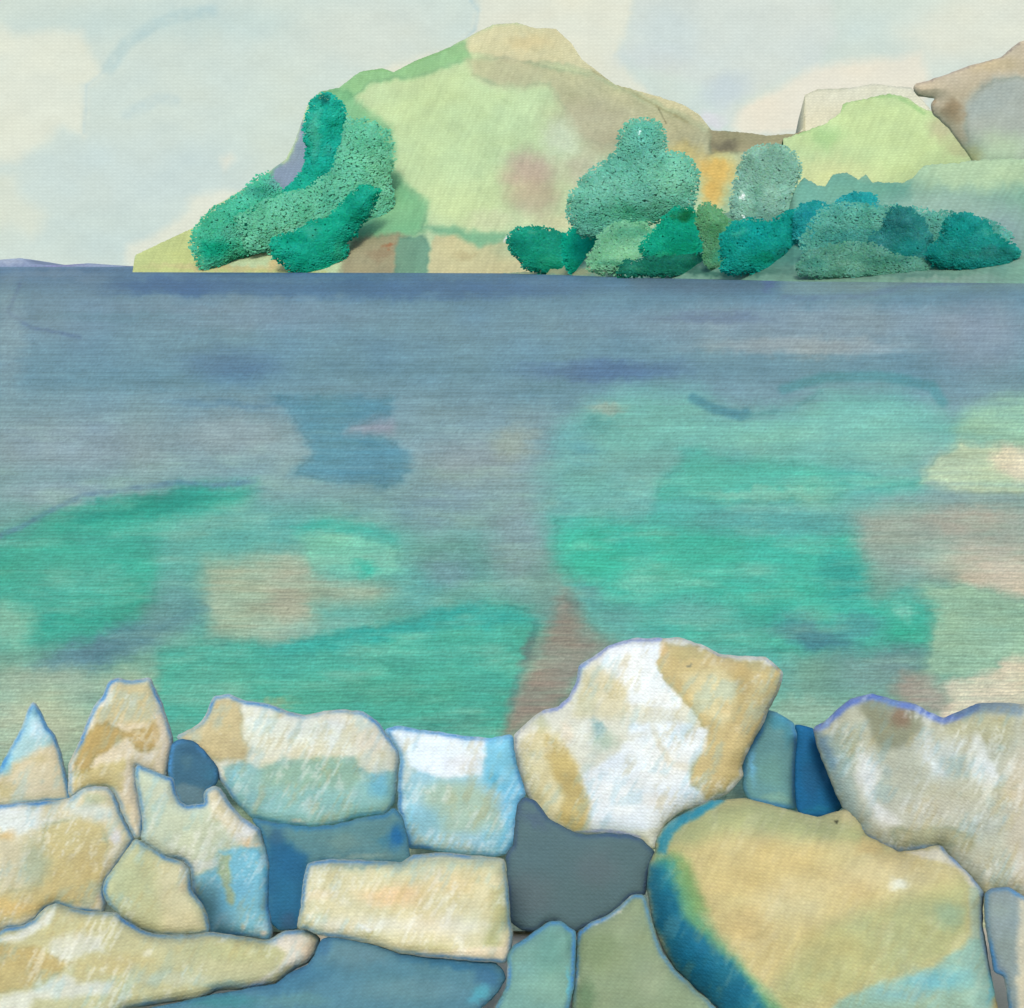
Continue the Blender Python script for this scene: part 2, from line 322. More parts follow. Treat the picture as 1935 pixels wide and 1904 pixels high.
    B((182, 170, 154), 1830, 985, 100, 30, .7), B((190, 182, 164), 1870, 1060, 110, 50, .8), B((150, 172, 158), 1680, 1060, 50, 60, .6), B((126, 168, 150), 1660, 1110, 40, 40, .5),
    W((221, 205, 178), z6([(1690, 1225), (1800, 1190), (2050, 1195), (2050, 1350), (1850, 1310), (1700, 1265)]), 8, .9),
    W((160, 196, 166), z6([(1540, 1270), (1640, 1285), (1690, 1258), (1800, 1300), (2050, 1350), (2050, 1545), (1850, 1555), (1830, 1605), (1700, 1622), (1545, 1610), (1600, 1450)]), 4, .93, .35),
    B((74, 182, 146), 1715, 1165, 60, 56, .9), B((136, 200, 164), 1705, 1153, 28, 22, .85), B((60, 168, 132), 1720, 1200, 50, 22, .7),
    B((74, 128, 142), 1540, 1205, 85, 28, .85, 10), B((84, 138, 146), 1620, 1185, 70, 30, .6), B((92, 150, 146), 1500, 1180, 60, 30, .5),
    B((126, 158, 152), 1640, 1270, 110, 46, .8), B((116, 144, 148), 1700, 1240, 60, 40, .6), B((122, 166, 150), 1540, 1290, 80, 60, .85), B((142, 172, 152), 1520, 1340, 70, 26, .8),
    W((224, 213, 184), z6([(1620, 1640), (1750, 1612), (1840, 1590), (1855, 1545), (2050, 1520), (2050, 1830), (1560, 1830), (1650, 1700)]), 3, .95),
    W((172, 152, 138), z6([(1480, 1600), (1590, 1620), (1650, 1690), (1620, 1760), (1500, 1740), (1440, 1660)]), 6, .85),
]
uu = np.concatenate([np.linspace(-1.6, -.5, 30)[:-1], np.linspace(-.5, .5, 760), np.linspace(.5, 1.6, 30)[1:]])
rows = np.concatenate([np.linspace(HY + .62, 560, 46)[:-1], np.linspace(560, 1420, 330)[:-1], np.linspace(1420, 1760, 60)])
U2, R2 = np.meshgrid(uu, rows)
Y2 = H / ((R2 - HY) * PXT)
wpx = HX + U2 / PXT
ZZ = .006 * fbm(U2 * Y2 * 1.5, Y2 * 3.0, 3, 4) * np.clip(40 / Y2, 0, 1)
WV = np.stack([U2 * Y2, Y2, ZZ], -1).reshape(-1, 3)
for i_, L_ in enumerate(water_layers):          # washes on the water get softer borders, like wet paint
    L_ = (L_[0], tuple(np.array(L_[1]) * ((.97, 1.0, 1.07) if L_[1][1] > L_[1][0] + 45 and L_[1][2] < L_[1][1] else (1, 1, 1)))) + L_[2:]; water_layers[i_] = L_
    if L_[0] == 'w': water_layers[i_] = L_[:3] + (L_[3] * (3.4 if L_[3] < 12 else 1.8),) + L_[4:]
WC = paint(wpx, R2, wbase, water_layers, 21, .045, 1.0)
# long brush-like streaks laid along the image rows
st = fbm(wpx / 150, R2 / 5.5, 77, 4, .6)[..., None]; WC = np.clip(WC * (1 + .06 * st), 0, 255)
mint = np.clip(fbm(wpx / 110, R2 / 24, 31, 5, .6) * 1.5, 0, 1)[..., None] * sstep((R2 - 720) / 200)[..., None]      # paler mint patches placed by noise
WC = WC * (1 - .38 * mint) + np.array([168, 208, 182]) * .38 * mint
WC = np.clip(WC * (1 + .032 * RNG.normal(size=WC.shape[:2] + (1,))), 0, 255)        # random grain imitating canvas texture
sea = mesh_obj('sea', WV, grid_faces(*U2.shape)[:, ::-1], WC.reshape(-1, 3), M_WATER, np.stack([U2 * Y2, -(R2 - HY) / PER], -1).reshape(-1, 2), k=K_WATER)  # v counts canvas threads down the image rows
sea['kind'] = 'structure'
for p_ in (): pass

# sea bed / shore under everything: pale sand sheet, beach rising out of the water
gx = np.concatenate([np.linspace(-3000, -6, 12)[:-1], np.linspace(-6, 6, 160), np.linspace(6, 3000, 12)[1:]])
gy = np.concatenate([np.linspace(-300, .6, 8)[:-1], np.linspace(.6, 7, 120), np.linspace(7, 3400, 14)[1:]])
GX, GY = np.meshgrid(gx, gy)
GZ = np.interp(GY, [-300, .8, 3.3, 3.9, 5, 8, 40, 3400], [.3, .02, -.01, -.05, -.25, -.8, -4, -8]) + .03 * fbm(GX * 1.2, GY * 1.2, 8, 4) * (np.abs(GX) < 8)
GC = np.empty(GX.shape + (3,)); GC[...] = (224, 214, 188); GC *= (1 + .05 * fbm(GX * 3, GY * 3, 4, 4))[..., None]
g = mesh_obj('beach', np.stack([GX, GY, GZ], -1).reshape(-1, 3), grid_faces(*GX.shape), np.clip(GC, 0, 255).reshape(-1, 3), M_GROUND,
             np.stack([GX, GY], -1).reshape(-1, 2) / .012, k=K_ROCK)
g['kind'] = 'structure'

# ------------------------------------------------------------------ land masses
def land(name, sil, D0, depth, base, layers, seed, step=2.6, nrow=120, rough=.02, jag=2.0):
    sil = np.array(sil, float); xs = np.arange(sil[0, 0], sil[-1, 0] + step, step)
    top = np.interp(xs, sil[:, 0], sil[:, 1]) + jag * (fbm(xs / 14, xs * 0, seed + 2, 4, .7) + .9 * np.abs(fbm(xs / 6, xs * 0, seed + 6, 3, .7)))
    d0 = np.interp(xs, [p[0] for p in D0], [p[1] for p in D0])
    low = HY + (H + .4) / (d0 * PXT)                # foot a little under the waterline
    top = np.minimum(top, low - 1.0)
    t = np.linspace(0, 1, nrow)[:, None]
    PY = low + (top - low) * t; PX = np.repeat(xs[None, :], nrow, 0)
    Dp = d0 * (1 + depth * (np.clip(low - PY, 0, 600) / 330) ** .85 + rough * fbm(PX / 70, PY / 50, seed, 5, .55) * np.clip((low - PY) / 20, 0, 1))
    X, Z = (PX - HX) * PXT * Dp, H + (HY - PY) * PXT * Dp
    V = np.stack([X, Dp, Z], -1)
    C = paint(PX, PY, base, layers, seed)
    # the far side falls away behind the crest
    back = []; bc = []
    for q in (.15, .4, .7, 1.0):
        b = V[-1].copy(); b[:, 1] *= 1 + .25 * q; b[:, 0] *= 1 + .1 * q; b[:, 2] = (V[-1][:, 2]) * (1 - q ** 1.2) - 2 * q; back.append(b); bc.append(C[-1])
    V = np.concatenate([V, np.array(back)]); C = np.concatenate([C, np.array(bc)])
    s = PER * PXT * d0.mean()
    uv = V[..., [0, 2]] / s
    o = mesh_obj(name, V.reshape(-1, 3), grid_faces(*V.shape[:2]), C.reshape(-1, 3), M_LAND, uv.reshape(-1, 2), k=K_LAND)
    o['kind'] = 'structure'; return o

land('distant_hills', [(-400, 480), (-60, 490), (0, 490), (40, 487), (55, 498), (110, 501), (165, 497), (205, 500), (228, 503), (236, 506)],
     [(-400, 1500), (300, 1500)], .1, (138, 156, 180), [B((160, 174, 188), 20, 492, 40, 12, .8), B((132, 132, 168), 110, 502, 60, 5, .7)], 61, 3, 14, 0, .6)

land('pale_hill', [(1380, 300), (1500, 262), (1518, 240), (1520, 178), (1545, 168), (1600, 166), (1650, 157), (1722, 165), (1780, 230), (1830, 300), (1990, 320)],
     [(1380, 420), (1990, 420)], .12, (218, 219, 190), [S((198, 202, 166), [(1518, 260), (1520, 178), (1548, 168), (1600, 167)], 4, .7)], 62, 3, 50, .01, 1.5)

head_layers = [
    B((192, 217, 160), 850, 260, 230, 190, .8), B((202, 222, 162), 860, 380, 120, 60, .8),
    W((212, 208, 164), [(850, 100), (900, 60), (960, 40), (1080, 40), (1110, 110), (1250, 170), (1330, 200), (1360, 250), (1230, 190), (1120, 140), (1060, 120), (960, 120), (900, 100)], 8, .9, .3),
    B((216, 200, 146), 1000, 78, 50, 22, .5),
    W((132, 190, 130), [(600, 160), (680, 125), (745, 128), (790, 105), (880, 75), (890, 110), (800, 140), (700, 160), (640, 200)], 9, .75, .4),
    W((188, 186, 148), [(880, 112), (960, 108), (1040, 125), (1120, 140), (1250, 200), (1345, 245), (1345, 330), (1200, 300), (1100, 260), (1040, 160), (940, 165), (890, 140)], 12, .75, .25),
    B((184, 182, 148), 1120, 230, 100, 60, .7), B((176, 176, 138), 1290, 250, 60, 40, .7),
    B((192, 174, 150), 1000, 325, 62, 50, .9), B((186, 176, 146), 1010, 375, 60, 40, .8), B((196, 188, 158), 1110, 320, 60, 50, .75), B((176, 174, 140), 1160, 270, 60, 30, .7),
    B((206, 220, 184), 1060, 262, 40, 42, .85), B((204, 216, 170), 930, 415, 60, 26, .8), B((206, 208, 164), 1050, 415, 70, 18, .7),
    W((118, 184, 132), [(600, 175), (655, 170), (690, 205), (740, 240), (748, 320), (770, 350), (810, 380), (800, 440), (730, 455), (640, 450), (560, 430), (520, 400), (540, 320), (580, 230)], 12, .85, .35),
    W((104, 172, 138), [(600, 220), (680, 240), (720, 300), (720, 380), (690, 440), (560, 450), (420, 470), (400, 410), (480, 360), (560, 300)], 14, .75),
    W((196, 206, 132), [(240, 530), (255, 475), (365, 425), (380, 470), (400, 500), (620, 512), (630, 535)], 4, .9),
    W((96, 160, 136), [(440, 375), (530, 310), (560, 330), (520, 400), (450, 420)], 6, .8),
    W((142, 154, 180), [(548, 300), (572, 225), (582, 270), (584, 335), (555, 340), (525, 380), (495, 365), (520, 320)], 5, .8),
    B((120, 150, 152), 510, 360, 30, 24, .6), S((86, 110, 130), [(568, 228), (580, 270), (574, 335)], 2.2, .7),
    W((160, 152, 118), [(640, 530), (655, 470), (690, 442), (750, 440), (790, 460), (780, 530)], 7, .9, .3), B((160, 110, 76), 737, 465, 14, 7, .8), B((148, 128, 98), 720, 480, 40, 14, .5),
    W((112, 160, 132), [(745, 530), (752, 450), (800, 445), (815, 470), (808, 535)], 5, .85, .3),
    W((206, 200, 150), [(808, 535), (818, 448), (860, 440), (910, 465), (960, 450), (1000, 480), (1020, 535)], 5, .9), B((186, 178, 130), 880, 482, 30, 12, .7),
    W((110, 172, 132), [(800, 430), (860, 428), (920, 440), (975, 440), (950, 456), (905, 468), (860, 444), (818, 445)], 8, .75),
    B((202, 192, 140), 420, 505, 160, 9, .7), B((218, 190, 130), 520, 500, 20, 8, .6),
    W((152, 144, 110), [(1340, 238), (1400, 240), (1530, 240), (1540, 262), (1470, 285), (1400, 290), (1340, 290)], 8, .85, .3), B((112, 108, 88), 1370, 275, 26, 14, .7),
    B((150, 192, 158), 1215, 360, 130, 90, .75), B((150, 190, 160), 1450, 350, 60, 70, .6), B((104, 172, 136), 1140, 470, 200, 36, .7),
    B((228, 190, 102), 1352, 322, 48, 38, .9), B((228, 190, 102), 1345, 365, 30, 36, .9), B((206, 186, 112), 1290, 290, 50, 30, .6), B((176, 168, 130), 1440, 300, 60, 30, .6), B((148, 182, 142), 1390, 390, 40, 50, .6),
    S((110, 112, 84), [(1244, 204), (1258, 232)], 1.6, .8), B((250, 250, 245), 958, 451, 6, 6, 1),
    S((120, 170, 100), [(610, 172), (680, 134), (745, 133), (850, 90)], 3, .35), S((146, 134, 88), [(1120, 135), (1180, 165), (1240, 200), (1300, 230)], 3, .35),
]
land('headland', [(248, 530), (255, 482), (300, 460), (365, 430), (400, 391), (450, 363), (500, 330), (540, 300), (556, 270), (568, 235), (580, 200), (605, 172), (640, 165), (680, 135), (720, 128), (745, 135), (790, 112), (850, 88), (880, 72), (930, 46), (975, 42), (1010, 52), (1050, 54), (1080, 80), (1100, 112), (1160, 158), (1230, 178), (1290, 196), (1320, 215), (1345, 246), (1400, 249), (1450, 256), (1500, 252), (1520, 246), (1600, 260), (1700, 300)],
     [(248, 330), (900, 290), (1400, 240), (1700, 230)], .22, (194, 216, 166), head_layers, 63, 2.2, 230, .007, 1.6)

hill_layers = [B((198, 222, 160), 1640, 260, 160, 70, .8), B((210, 218, 156), 1560, 330, 120, 40, .8), B((152, 200, 132), 1560, 260, 40, 26, .5), S((142, 190, 120), [(1510, 252), (1560, 228), (1590, 205), (1600, 190), (1640, 182), (1690, 180), (1720, 195), (1745, 212)], 5, .6),
               B((184, 178, 140), 1790, 240, 40, 34, .7), B((170, 160, 124), 1820, 280, 40, 20, .4)]
land('green_hill', [(1480, 262), (1520, 248), (1560, 232), (1590, 210), (1592, 196), (1630, 186), (1680, 176), (1715, 184), (1745, 205), (1780, 215), (1990, 300)],
     [(1480, 185), (1990, 170)], .22, (194, 218, 156), hill_layers, 64, 2.4, 120, .006, 3)

slope_layers = [B((92, 164, 142), 1640, 440, 280, 44, .75), B((80, 150, 128), 1420, 470, 120, 40, .7), B((178, 208, 164), 1840, 322, 150, 44, .8), W((92, 162, 144), [(1490, 420), (1500, 350), (1520, 332), (1545, 350), (1573, 328), (1622, 336), (1650, 342), (1720, 346), (1720, 380), (1600, 400)], 12, .75), W((84, 148, 134), [(1380, 520), (1400, 430), (1560, 400), (1700, 420), (1900, 470), (1900, 505), (1600, 520)], 22, .7), B((128, 184, 158), 1560, 370, 160, 50, .6), B((160, 190, 170), 1800, 400, 150, 60, .8), B((170, 196, 150), 1920, 320, 40, 30, .8), B((150, 176, 170), 1900, 440, 60, 60, .7),
                B((122, 160, 138), 1650, 520, 330, 22, .7), B((92, 140, 118), 1250, 495, 150, 14, .6), B((176, 184, 138), 1080, 512, 180, 12, .9), B((108, 148, 130), 1560, 505, 120, 14, .6), B((148, 172, 148), 1640, 465, 60, 22, .4), B((140, 168, 152), 1800, 528, 120, 9, .6),
                B((120, 158, 136), 1450, 400, 60, 50, .6), B((138, 188, 150), 1340, 420, 80, 30, .6), B((184, 212, 168), 1850, 318, 170, 46, .9), B((64, 118, 100), 1320, 514, 190, 9, .8), B((92, 136, 122), 1650, 516, 220, 10, .6)]
land('lower_slope', [(930, 514.6), (1000, 513), (1060, 506), (1090, 480), (1180, 440), (1280, 420), (1400, 395), (1490, 400), (1505, 350), (1520, 334), (1545, 350), (1560, 352), (1573, 330), (1600, 325), (1622, 338), (1636, 326), (1648, 342), (1705, 344), (1725, 335), (1745, 312), (1800, 306), (1860, 300), (1990, 296)],
     [(930, 292), (1040, 240), (1180, 185), (1500, 140), (1990, 122)], .3, (130, 176, 150), slope_layers, 65, 2.2, 130, .007, 3)

# ------------------------------------------------------------------ inflated solids (rocks, cliff, crown cores)
def resample(poly, step, wob, seed, grow=0):
    P = np.array(poly, float); Q = np.roll(P, -1, 0); out = []
    for k in range(len(P)):
        n = max(1, int(np.hypot(*(Q[k] - P[k])) / step))
        for i in range(n): out.append(P[k] + (Q[k] - P[k]) * i / n)
    A = np.array(out)
    for _ in range(1): A = (np.roll(A, 1, 0) + 2 * A + np.roll(A, -1, 0)) / 4      # soften corners
    A[:, 0] += wob * fbm(A[:, 0] / 16, A[:, 1] / 16, seed + 5, 4, .8); A[:, 1] += wob * fbm(A[:, 0] / 18 + 40, A[:, 1] / 18, seed + 9, 3, .6)
    if grow:
        t_ = np.roll(A, -1, 0) - np.roll(A, 1, 0); nn = np.stack([t_[:, 1], -t_[:, 0]], -1) / (np.hypot(t_[:, 0], t_[:, 1])[:, None] + 1e-6)
        area = (A[:, 0] * np.roll(A[:, 1], -1) - np.roll(A[:, 0], -1) * A[:, 1]).sum()
        A = A + nn * grow * np.sign(area)
    return A
def solid(name, poly, D, front, back, edge, base, layers, mat, seed, k, step=4.4, wob=2.3, parent=None, facet=.25, rough=.05, line=None, mott=.035, grow=0):
    """A closed stone: outline stands across the line of sight at distance D, swells by front/back metres."""
    A = resample(poly, step, wob, seed, grow)
    cx, cy = A.mean(0); u0, v0 = ray(cx, cy)
    n = np.array([u0, 1, v0]); n /= np.linalg.norm(n)
    C0 = np.array([0, 0, H]) + np.array([u0, 1, v0]) * D
    right = np.array([n[1], -n[0], 0]); right /= np.linalg.norm(right); up = np.cross(right, n)
    def to_plane(px, py):
        u, v = ray(px, py); d = np.stack([u, np.ones_like(u), v], -1)
        t = ((C0 - np.array([0, 0, H])) @ n) / (d @ n)
        return np.array([0, 0, H]) + d * t[..., None]
    x0, y0 = A.min(0); x1, y1 = A.max(0)
    gx_, gy_ = np.meshgrid(np.arange(x0, x1, step), np.arange(y0, y1, step * .87))
    gx_ = gx_ + (np.arange(gx_.shape[0]) % 2)[:, None] * step * .5
    gx_ = gx_.ravel() + RNG.uniform(-.2, .2, gx_.size) * step; gy_ = gy_.ravel() + RNG.uniform(-.2, .2, gy_.size) * step
    keep = sdf(gx_, gy_, A) > step * .6
    pts = np.concatenate([A, np.stack([gx_[keep], gy_[keep]], -1)])
    # stretch distances for the area near the outline
    nb = len(A)
    res = delaunay_2d_cdt([Vector((p[0], -p[1])) for p in pts], [(i, (i + 1) % nb) for i in range(nb)], [], 1, 1e-5)
    P2 = np.array([(v.x, -v.y) for v in res[0]]); F2 = np.array([f for f in res[2] if len(f) == 3])
    d = np.abs(sdf(P2[:, 0], P2[:, 1], A)); d[d < .3] = 0
    q = np.clip(d / edge, 0, 1); prof = .75 * (1 - (1 - q) ** 2) + .25 * np.sqrt(1 - (1 - q) ** 2)
    # broad planes: the nearest of a few tilted planes
    fx, fy = (P2[:, 0] - cx) / 100, (P2[:, 1] - cy) / 100
    pl = np.min([a * fx + b * fy + c for a, b, c in [(RNG.uniform(-.5, .5), RNG.uniform(-.5, .5), RNG.uniform(.0, .35)) for _ in range(6)]], 0)
    pl = 1 + facet * (pl - pl.mean())
    pl = np.clip(pl, .45, 1.6)
    nz = 1 + rough * 3 * fbm(P2[:, 0] / 60, P2[:, 1] / 60, seed + 1, 5, .55)
    hf = front * prof * pl * nz
    base3 = to_plane(P2[:, 0], P2[:, 1])
    VF = base3 - n * hf[:, None]; inner = d > 0
    VB = base3 + n * (back * prof)[:, None]
    idx = np.cumsum(inner) - 1 + len(VF); mapb = np.where(inner, idx, np.arange(len(VF)))
    V = np.concatenate([VF, VB[inner]])
    e = F2; a_, b_, c_ = VF[e[:, 0]], VF[e[:, 1]], VF[e[:, 2]]
    flip = (np.cross(b_ - a_, c_ - a_) @ n) > 0
    e = np.where(flip[:, None], e[:, ::-1], e)
    F = np.concatenate([e, mapb[e][:, ::-1]])
    # colour pattern belongs to the surface: looked up at the image pixel each vertex projects to
    proj = V.copy(); rx = HX + proj[:, 0] / proj[:, 1] / PXT; ry = HY - (proj[:, 2] - H) / proj[:, 1] / PXT
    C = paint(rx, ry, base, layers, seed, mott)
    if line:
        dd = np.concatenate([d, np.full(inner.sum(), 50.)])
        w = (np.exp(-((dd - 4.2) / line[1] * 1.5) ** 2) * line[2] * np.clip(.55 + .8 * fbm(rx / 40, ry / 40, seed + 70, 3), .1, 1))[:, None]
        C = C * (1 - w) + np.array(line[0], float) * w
    s = PER * PXT * D
    uv = np.stack([(V - C0) @ right, (V - C0) @ up], -1) / s
    o = mesh_obj(name, V, F, C, mat, uv, parent, tuple(C0) if parent is None else tuple(parent.location), k=k)
    return o, C0, n, right, up, A

# cliff on the right
o, *_ = solid('cliff', [(1724, 168), (1732, 157), (1760, 150), (1830, 125), (1890, 108), (1925, 80), (2000, 60), (2000, 330), (1850, 330), (1835, 300), (1812, 270), (1790, 240), (1762, 215), (1758, 196), (1768, 186), (1735, 182)],
              160, 1.0, 30, 44, (184, 175, 150),
              [W((164, 176, 170), [(1822, 240), (1826, 195), (1850, 168), (1880, 150), (1925, 145), (2020, 160), (2020, 340), (1850, 340), (1830, 300)], 14, .9, .3), B((140, 118, 86), 1800, 210, 26, 26, .6), B((178, 162, 120), 1880, 120, 60, 20, .5),
               B((172, 196, 168), 1890, 290, 80, 50, .85), B((176, 178, 130), 1835, 300, 26, 30, .7), S((120, 112, 110), [(1735, 158), (1830, 125), (1890, 108), (1925, 82)], 3.4, .6), S((134, 112, 84), [(1730, 182), (1768, 188), (1760, 212)], 3, .5)],
              M_LAND, 71, (.95, .93, .98), step=4, rough=.01, facet=.1)
o['kind'] = 'structure'

# ------------------------------------------------------------------ rocks (blue sides: shade painted into the colour)
ROCKS = []
LB = ((88, 130, 200), 5.5, .95)      # blue violet painted contour line round a stone
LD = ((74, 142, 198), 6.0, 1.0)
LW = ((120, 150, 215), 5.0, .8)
def rock(label, poly, zc, base, layers, front=.16, back=.16, edge=34, line=LD, tone=None, **kw):
    A = np.array(poly); cy = np.clip(A[:, 1], None, 1990).mean()
    D = (H - zc) / ((cy - HY) * PXT)
    facet_ = edge < 90
    front *= .21; edge *= .75
    kw.setdefault('mott', .05); kw.setdefault('facet', .3)
    kw.setdefault('grow', 3.0)
    base = tuple(np.array(base) * (.985, .995, 1.02))
    fixb = lambda c: tuple(np.array(c, float) * ((1.0, 1.02, .97) if c[2] > c[0] + 25 and c[0] < 100 else (1, 1, 1)))
    base = fixb(base)
    layers = [L[:1] + (tuple(np.array(fixb(L[1])) * ((.985, .995, 1.03) if L[1][0] > L[1][2] else (1, 1, 1))),) + L[2:] for L in layers]
    if line is not None and sum(base) > 480 or tone is not None: layers = layers + ([DRY((236, 242, 238), .38), DRY((134, 190, 208), .24, 1.8, 9), DRY((184, 170, 116), .28, 1.3, 23)] if facet_ else [DRY((224, 222, 190), .16, 1.5), DRY((176, 164, 108), .22, 1.8, 23)])
    if tone is not None:
        base = tuple(np.array(base) * tone); layers = [L[:1] + (tuple(np.array(L[1]) * (tone if min(L[1]) < 200 else 1)),) + L[2:] for L in layers]
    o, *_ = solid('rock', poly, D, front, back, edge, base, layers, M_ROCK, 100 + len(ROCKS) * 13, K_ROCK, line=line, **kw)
    o['label'] = label; o['category'] = 'rock'; o['group'] = 'rocks heaped along the near shore'
    ROCKS.append(o)
SAND = (214, 208, 176); OCH = (196, 176, 124); WHT = (222, 230, 220); SAGE = (178, 188, 148); CY = (130, 190, 205); AQ = (140, 182, 168)

rock('pointed pale rock with a light blue tip above the square ochre rock',
     z1([(-80, 680), (0, 590), (60, 480), (120, 370), (160, 270), (183, 220), (215, 270), (260, 360), (300, 400), (330, 500), (355, 600), (380, 715), (385, 755), (250, 765), (100, 775), (-80, 785)]), .22, (216, 206, 172),
     [W((166, 214, 226), z1([(150, 520), (-20, 600), (100, 380), (183, 210), (290, 400), (285, 440), (220, 460)]), 7, .9), B((196, 226, 236), 66, 1378, 16, 22, .7), B((100, 176, 206), 6, 1440, 20, 26, .7),
      B((196, 182, 124), 70, 1430, 26, 12, .4), B((190, 176, 118), 6, 1490, 30, 18, .6), B((218, 206, 172), 75, 1490, 50, 20, .6), B((110, 160, 176), 62, 1345, 10, 12, .7)], .10, .12)
rock('tall narrow ochre brown rock standing up at the left with a flat top',
     z1([(385, 560), (430, 470), (480, 340), (520, 250), (570, 190), (600, 110), (650, 88), (700, 105), (740, 100), (830, 90), (860, 170), (890, 230), (920, 330), (945, 400), (950, 450), (930, 540), (915, 632), (880, 622), (800, 590), (745, 562), (750, 640), (762, 740), (790, 850), (780, 965), (745, 968), (700, 890), (670, 800), (640, 730), (590, 680), (500, 685), (430, 715), (400, 745), (385, 730)]), .26, (224, 210, 176),
     [W((204, 188, 136), z1([(500, 300), (590, 190), (640, 100), (830, 90), (870, 230), (840, 300), (850, 330), (600, 340)]), 6, .9),
      W((186, 160, 96), z1([(400, 600), (430, 480), (520, 330), (600, 320), (700, 380), (800, 350), (850, 300), (900, 430), (880, 470), (820, 500), (760, 500), (700, 420), (640, 450), (580, 500), (520, 530), (500, 580), (430, 620)]), 4, .9, .3),
      W((192, 178, 112), z1([(400, 720), (410, 600), (560, 560), (690, 540), (670, 700), (600, 700), (480, 700)]), 6, .7), B((232, 216, 186), 300, 1390, 14, 30, .5)], .14, .14)
rock('square ochre rock with white streaks at the left edge under the pointed rock',
     z1([(-80, 790), (0, 787), (200, 772), (385, 760), (430, 718), (500, 690), (590, 686), (630, 740), (660, 820), (690, 890), (740, 972), (690, 1050), (640, 1120), (580, 1200), (568, 1270), (582, 1330), (570, 1378), (470, 1368), (370, 1345), (310, 1325), (250, 1350), (200, 1410), (120, 1450), (30, 1460), (-80, 1500)]), .30, (216, 208, 170),
     [W(WHT, z1([(-60, 880), (-60, 800), (240, 790), (220, 880), (160, 940), (60, 960)]), 8, .8), W((216, 224, 208), z1([(400, 790), (600, 800), (640, 860), (560, 880), (400, 870)]), 9, .8), B((224, 228, 214), 100, 1555, 120, 12, .5), B((228, 228, 226), 215, 1580, 12, 16, .8),
      W((194, 180, 118), z1([(240, 900), (420, 850), (560, 900), (600, 1010), (600, 1200), (540, 1330), (380, 1330), (200, 1380), (-60, 1460), (-60, 1300), (220, 1200)]), 12, .7, .3), B((166, 180, 148), 66, 1630, 36, 50, .75), B((176, 188, 150), 180, 1510, 26, 14, .7),
      B((222, 186, 120), 10, 1578, 22, 14, .7), B((222, 190, 118), 20, 1715, 60, 22, .8), B((200, 182, 122), 160, 1640, 30, 40, .5), B((226, 210, 180), 195, 1700, 10, 16, .7), B((220, 220, 196), 205, 1630, 10, 30, .5)], .14, .16)
rock('grey green rock with a light blue lower right side right of the rounded sage stone',
     z1([(758, 568), (860, 612), (920, 637), (950, 640), (960, 700), (985, 772), (1030, 794), (1132, 782), (1135, 712), (1180, 685), (1210, 695), (1260, 775), (1330, 855), (1430, 925), (1450, 1000), (1475, 1100), (1475, 1350), (1500, 1480), (1480, 1522), (1380, 1505), (1160, 1485), (1145, 1440), (1130, 1360), (1065, 1265), (1055, 1130), (1015, 1088), (900, 1065), (840, 1018), (785, 978), (795, 860), (768, 740), (752, 620)]), .30, (196, 206, 176),
     [B((208, 208, 174), 330, 1500, 60, 26, .6), W((226, 212, 176), z1([(1130, 780), (1150, 700), (1200, 690), (1400, 920), (1420, 1000), (1330, 1010), (1200, 860)]), 8, .7), B((222, 228, 226), 460, 1570, 26, 26, .8), B((226, 196, 150), 472, 1592, 16, 10, .8), B((218, 226, 220), 380, 1635, 60, 12, .7),
      W((118, 192, 216), z1([(1080, 1180), (1200, 1130), (1210, 1050), (1280, 1020), (1430, 1010), (1480, 1150), (1500, 1530), (1160, 1500), (1140, 1400), (1090, 1300)]), 6, .92, .2), W((176, 186, 136), z1([(1205, 1060), (1270, 1060), (1270, 1240), (1310, 1290), (1280, 1340), (1240, 1270), (1200, 1150)]), 4, .85),  # light blue wash paints shade on the lower right side
      B((90, 176, 214), 503, 1650, 9, 70, .7), B((140, 200, 214), 440, 1735, 50, 20, .6), B((212, 200, 160), 460, 1752, 7, 9, .7), B((232, 210, 176), 502, 1763, 12, 6, .8), B((126, 176, 176), 400, 1700, 20, 40, .5)], .16, .16)
rock('small dark blue stone painted as the shaded hole right of the tall ochre rock',
     z1([(955, 445), (1010, 428), (1080, 448), (1140, 515), (1195, 580), (1195, 650), (1165, 692), (1133, 712), (1138, 782), (1080, 800), (1030, 796), (985, 770), (955, 695), (932, 610), (940, 500)]), .20, (64, 106, 132),  # dark hole in shade, given a stone's shape and a dark colour
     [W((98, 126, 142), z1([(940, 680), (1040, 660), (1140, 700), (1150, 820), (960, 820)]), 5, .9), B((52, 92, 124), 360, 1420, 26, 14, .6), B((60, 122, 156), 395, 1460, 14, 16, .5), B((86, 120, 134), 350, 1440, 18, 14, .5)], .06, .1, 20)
rock('rounded sage stone with a cream right side below the tall ochre rock',
     z1([(750, 975), (790, 1000), (840, 1030), (920, 1078), (1005, 1100), (1042, 1150), (1052, 1262), (1110, 1335), (1145, 1420), (1152, 1478), (1100, 1490), (950, 1500), (850, 1490), (780, 1470), (720, 1440), (660, 1385), (600, 1330), (572, 1262), (590, 1190), (640, 1125), (700, 1045)]), .34, (188, 190, 144),
     [W((214, 204, 160), z1([(860, 1100), (1000, 1110), (1050, 1280), (1120, 1420), (1130, 1480), (900, 1480), (870, 1300)]), 16, .7), B((180, 188, 142), 240, 1660, 40, 50, .6), B((226, 206, 168), 350, 1650, 12, 40, .6)], .12, .14)
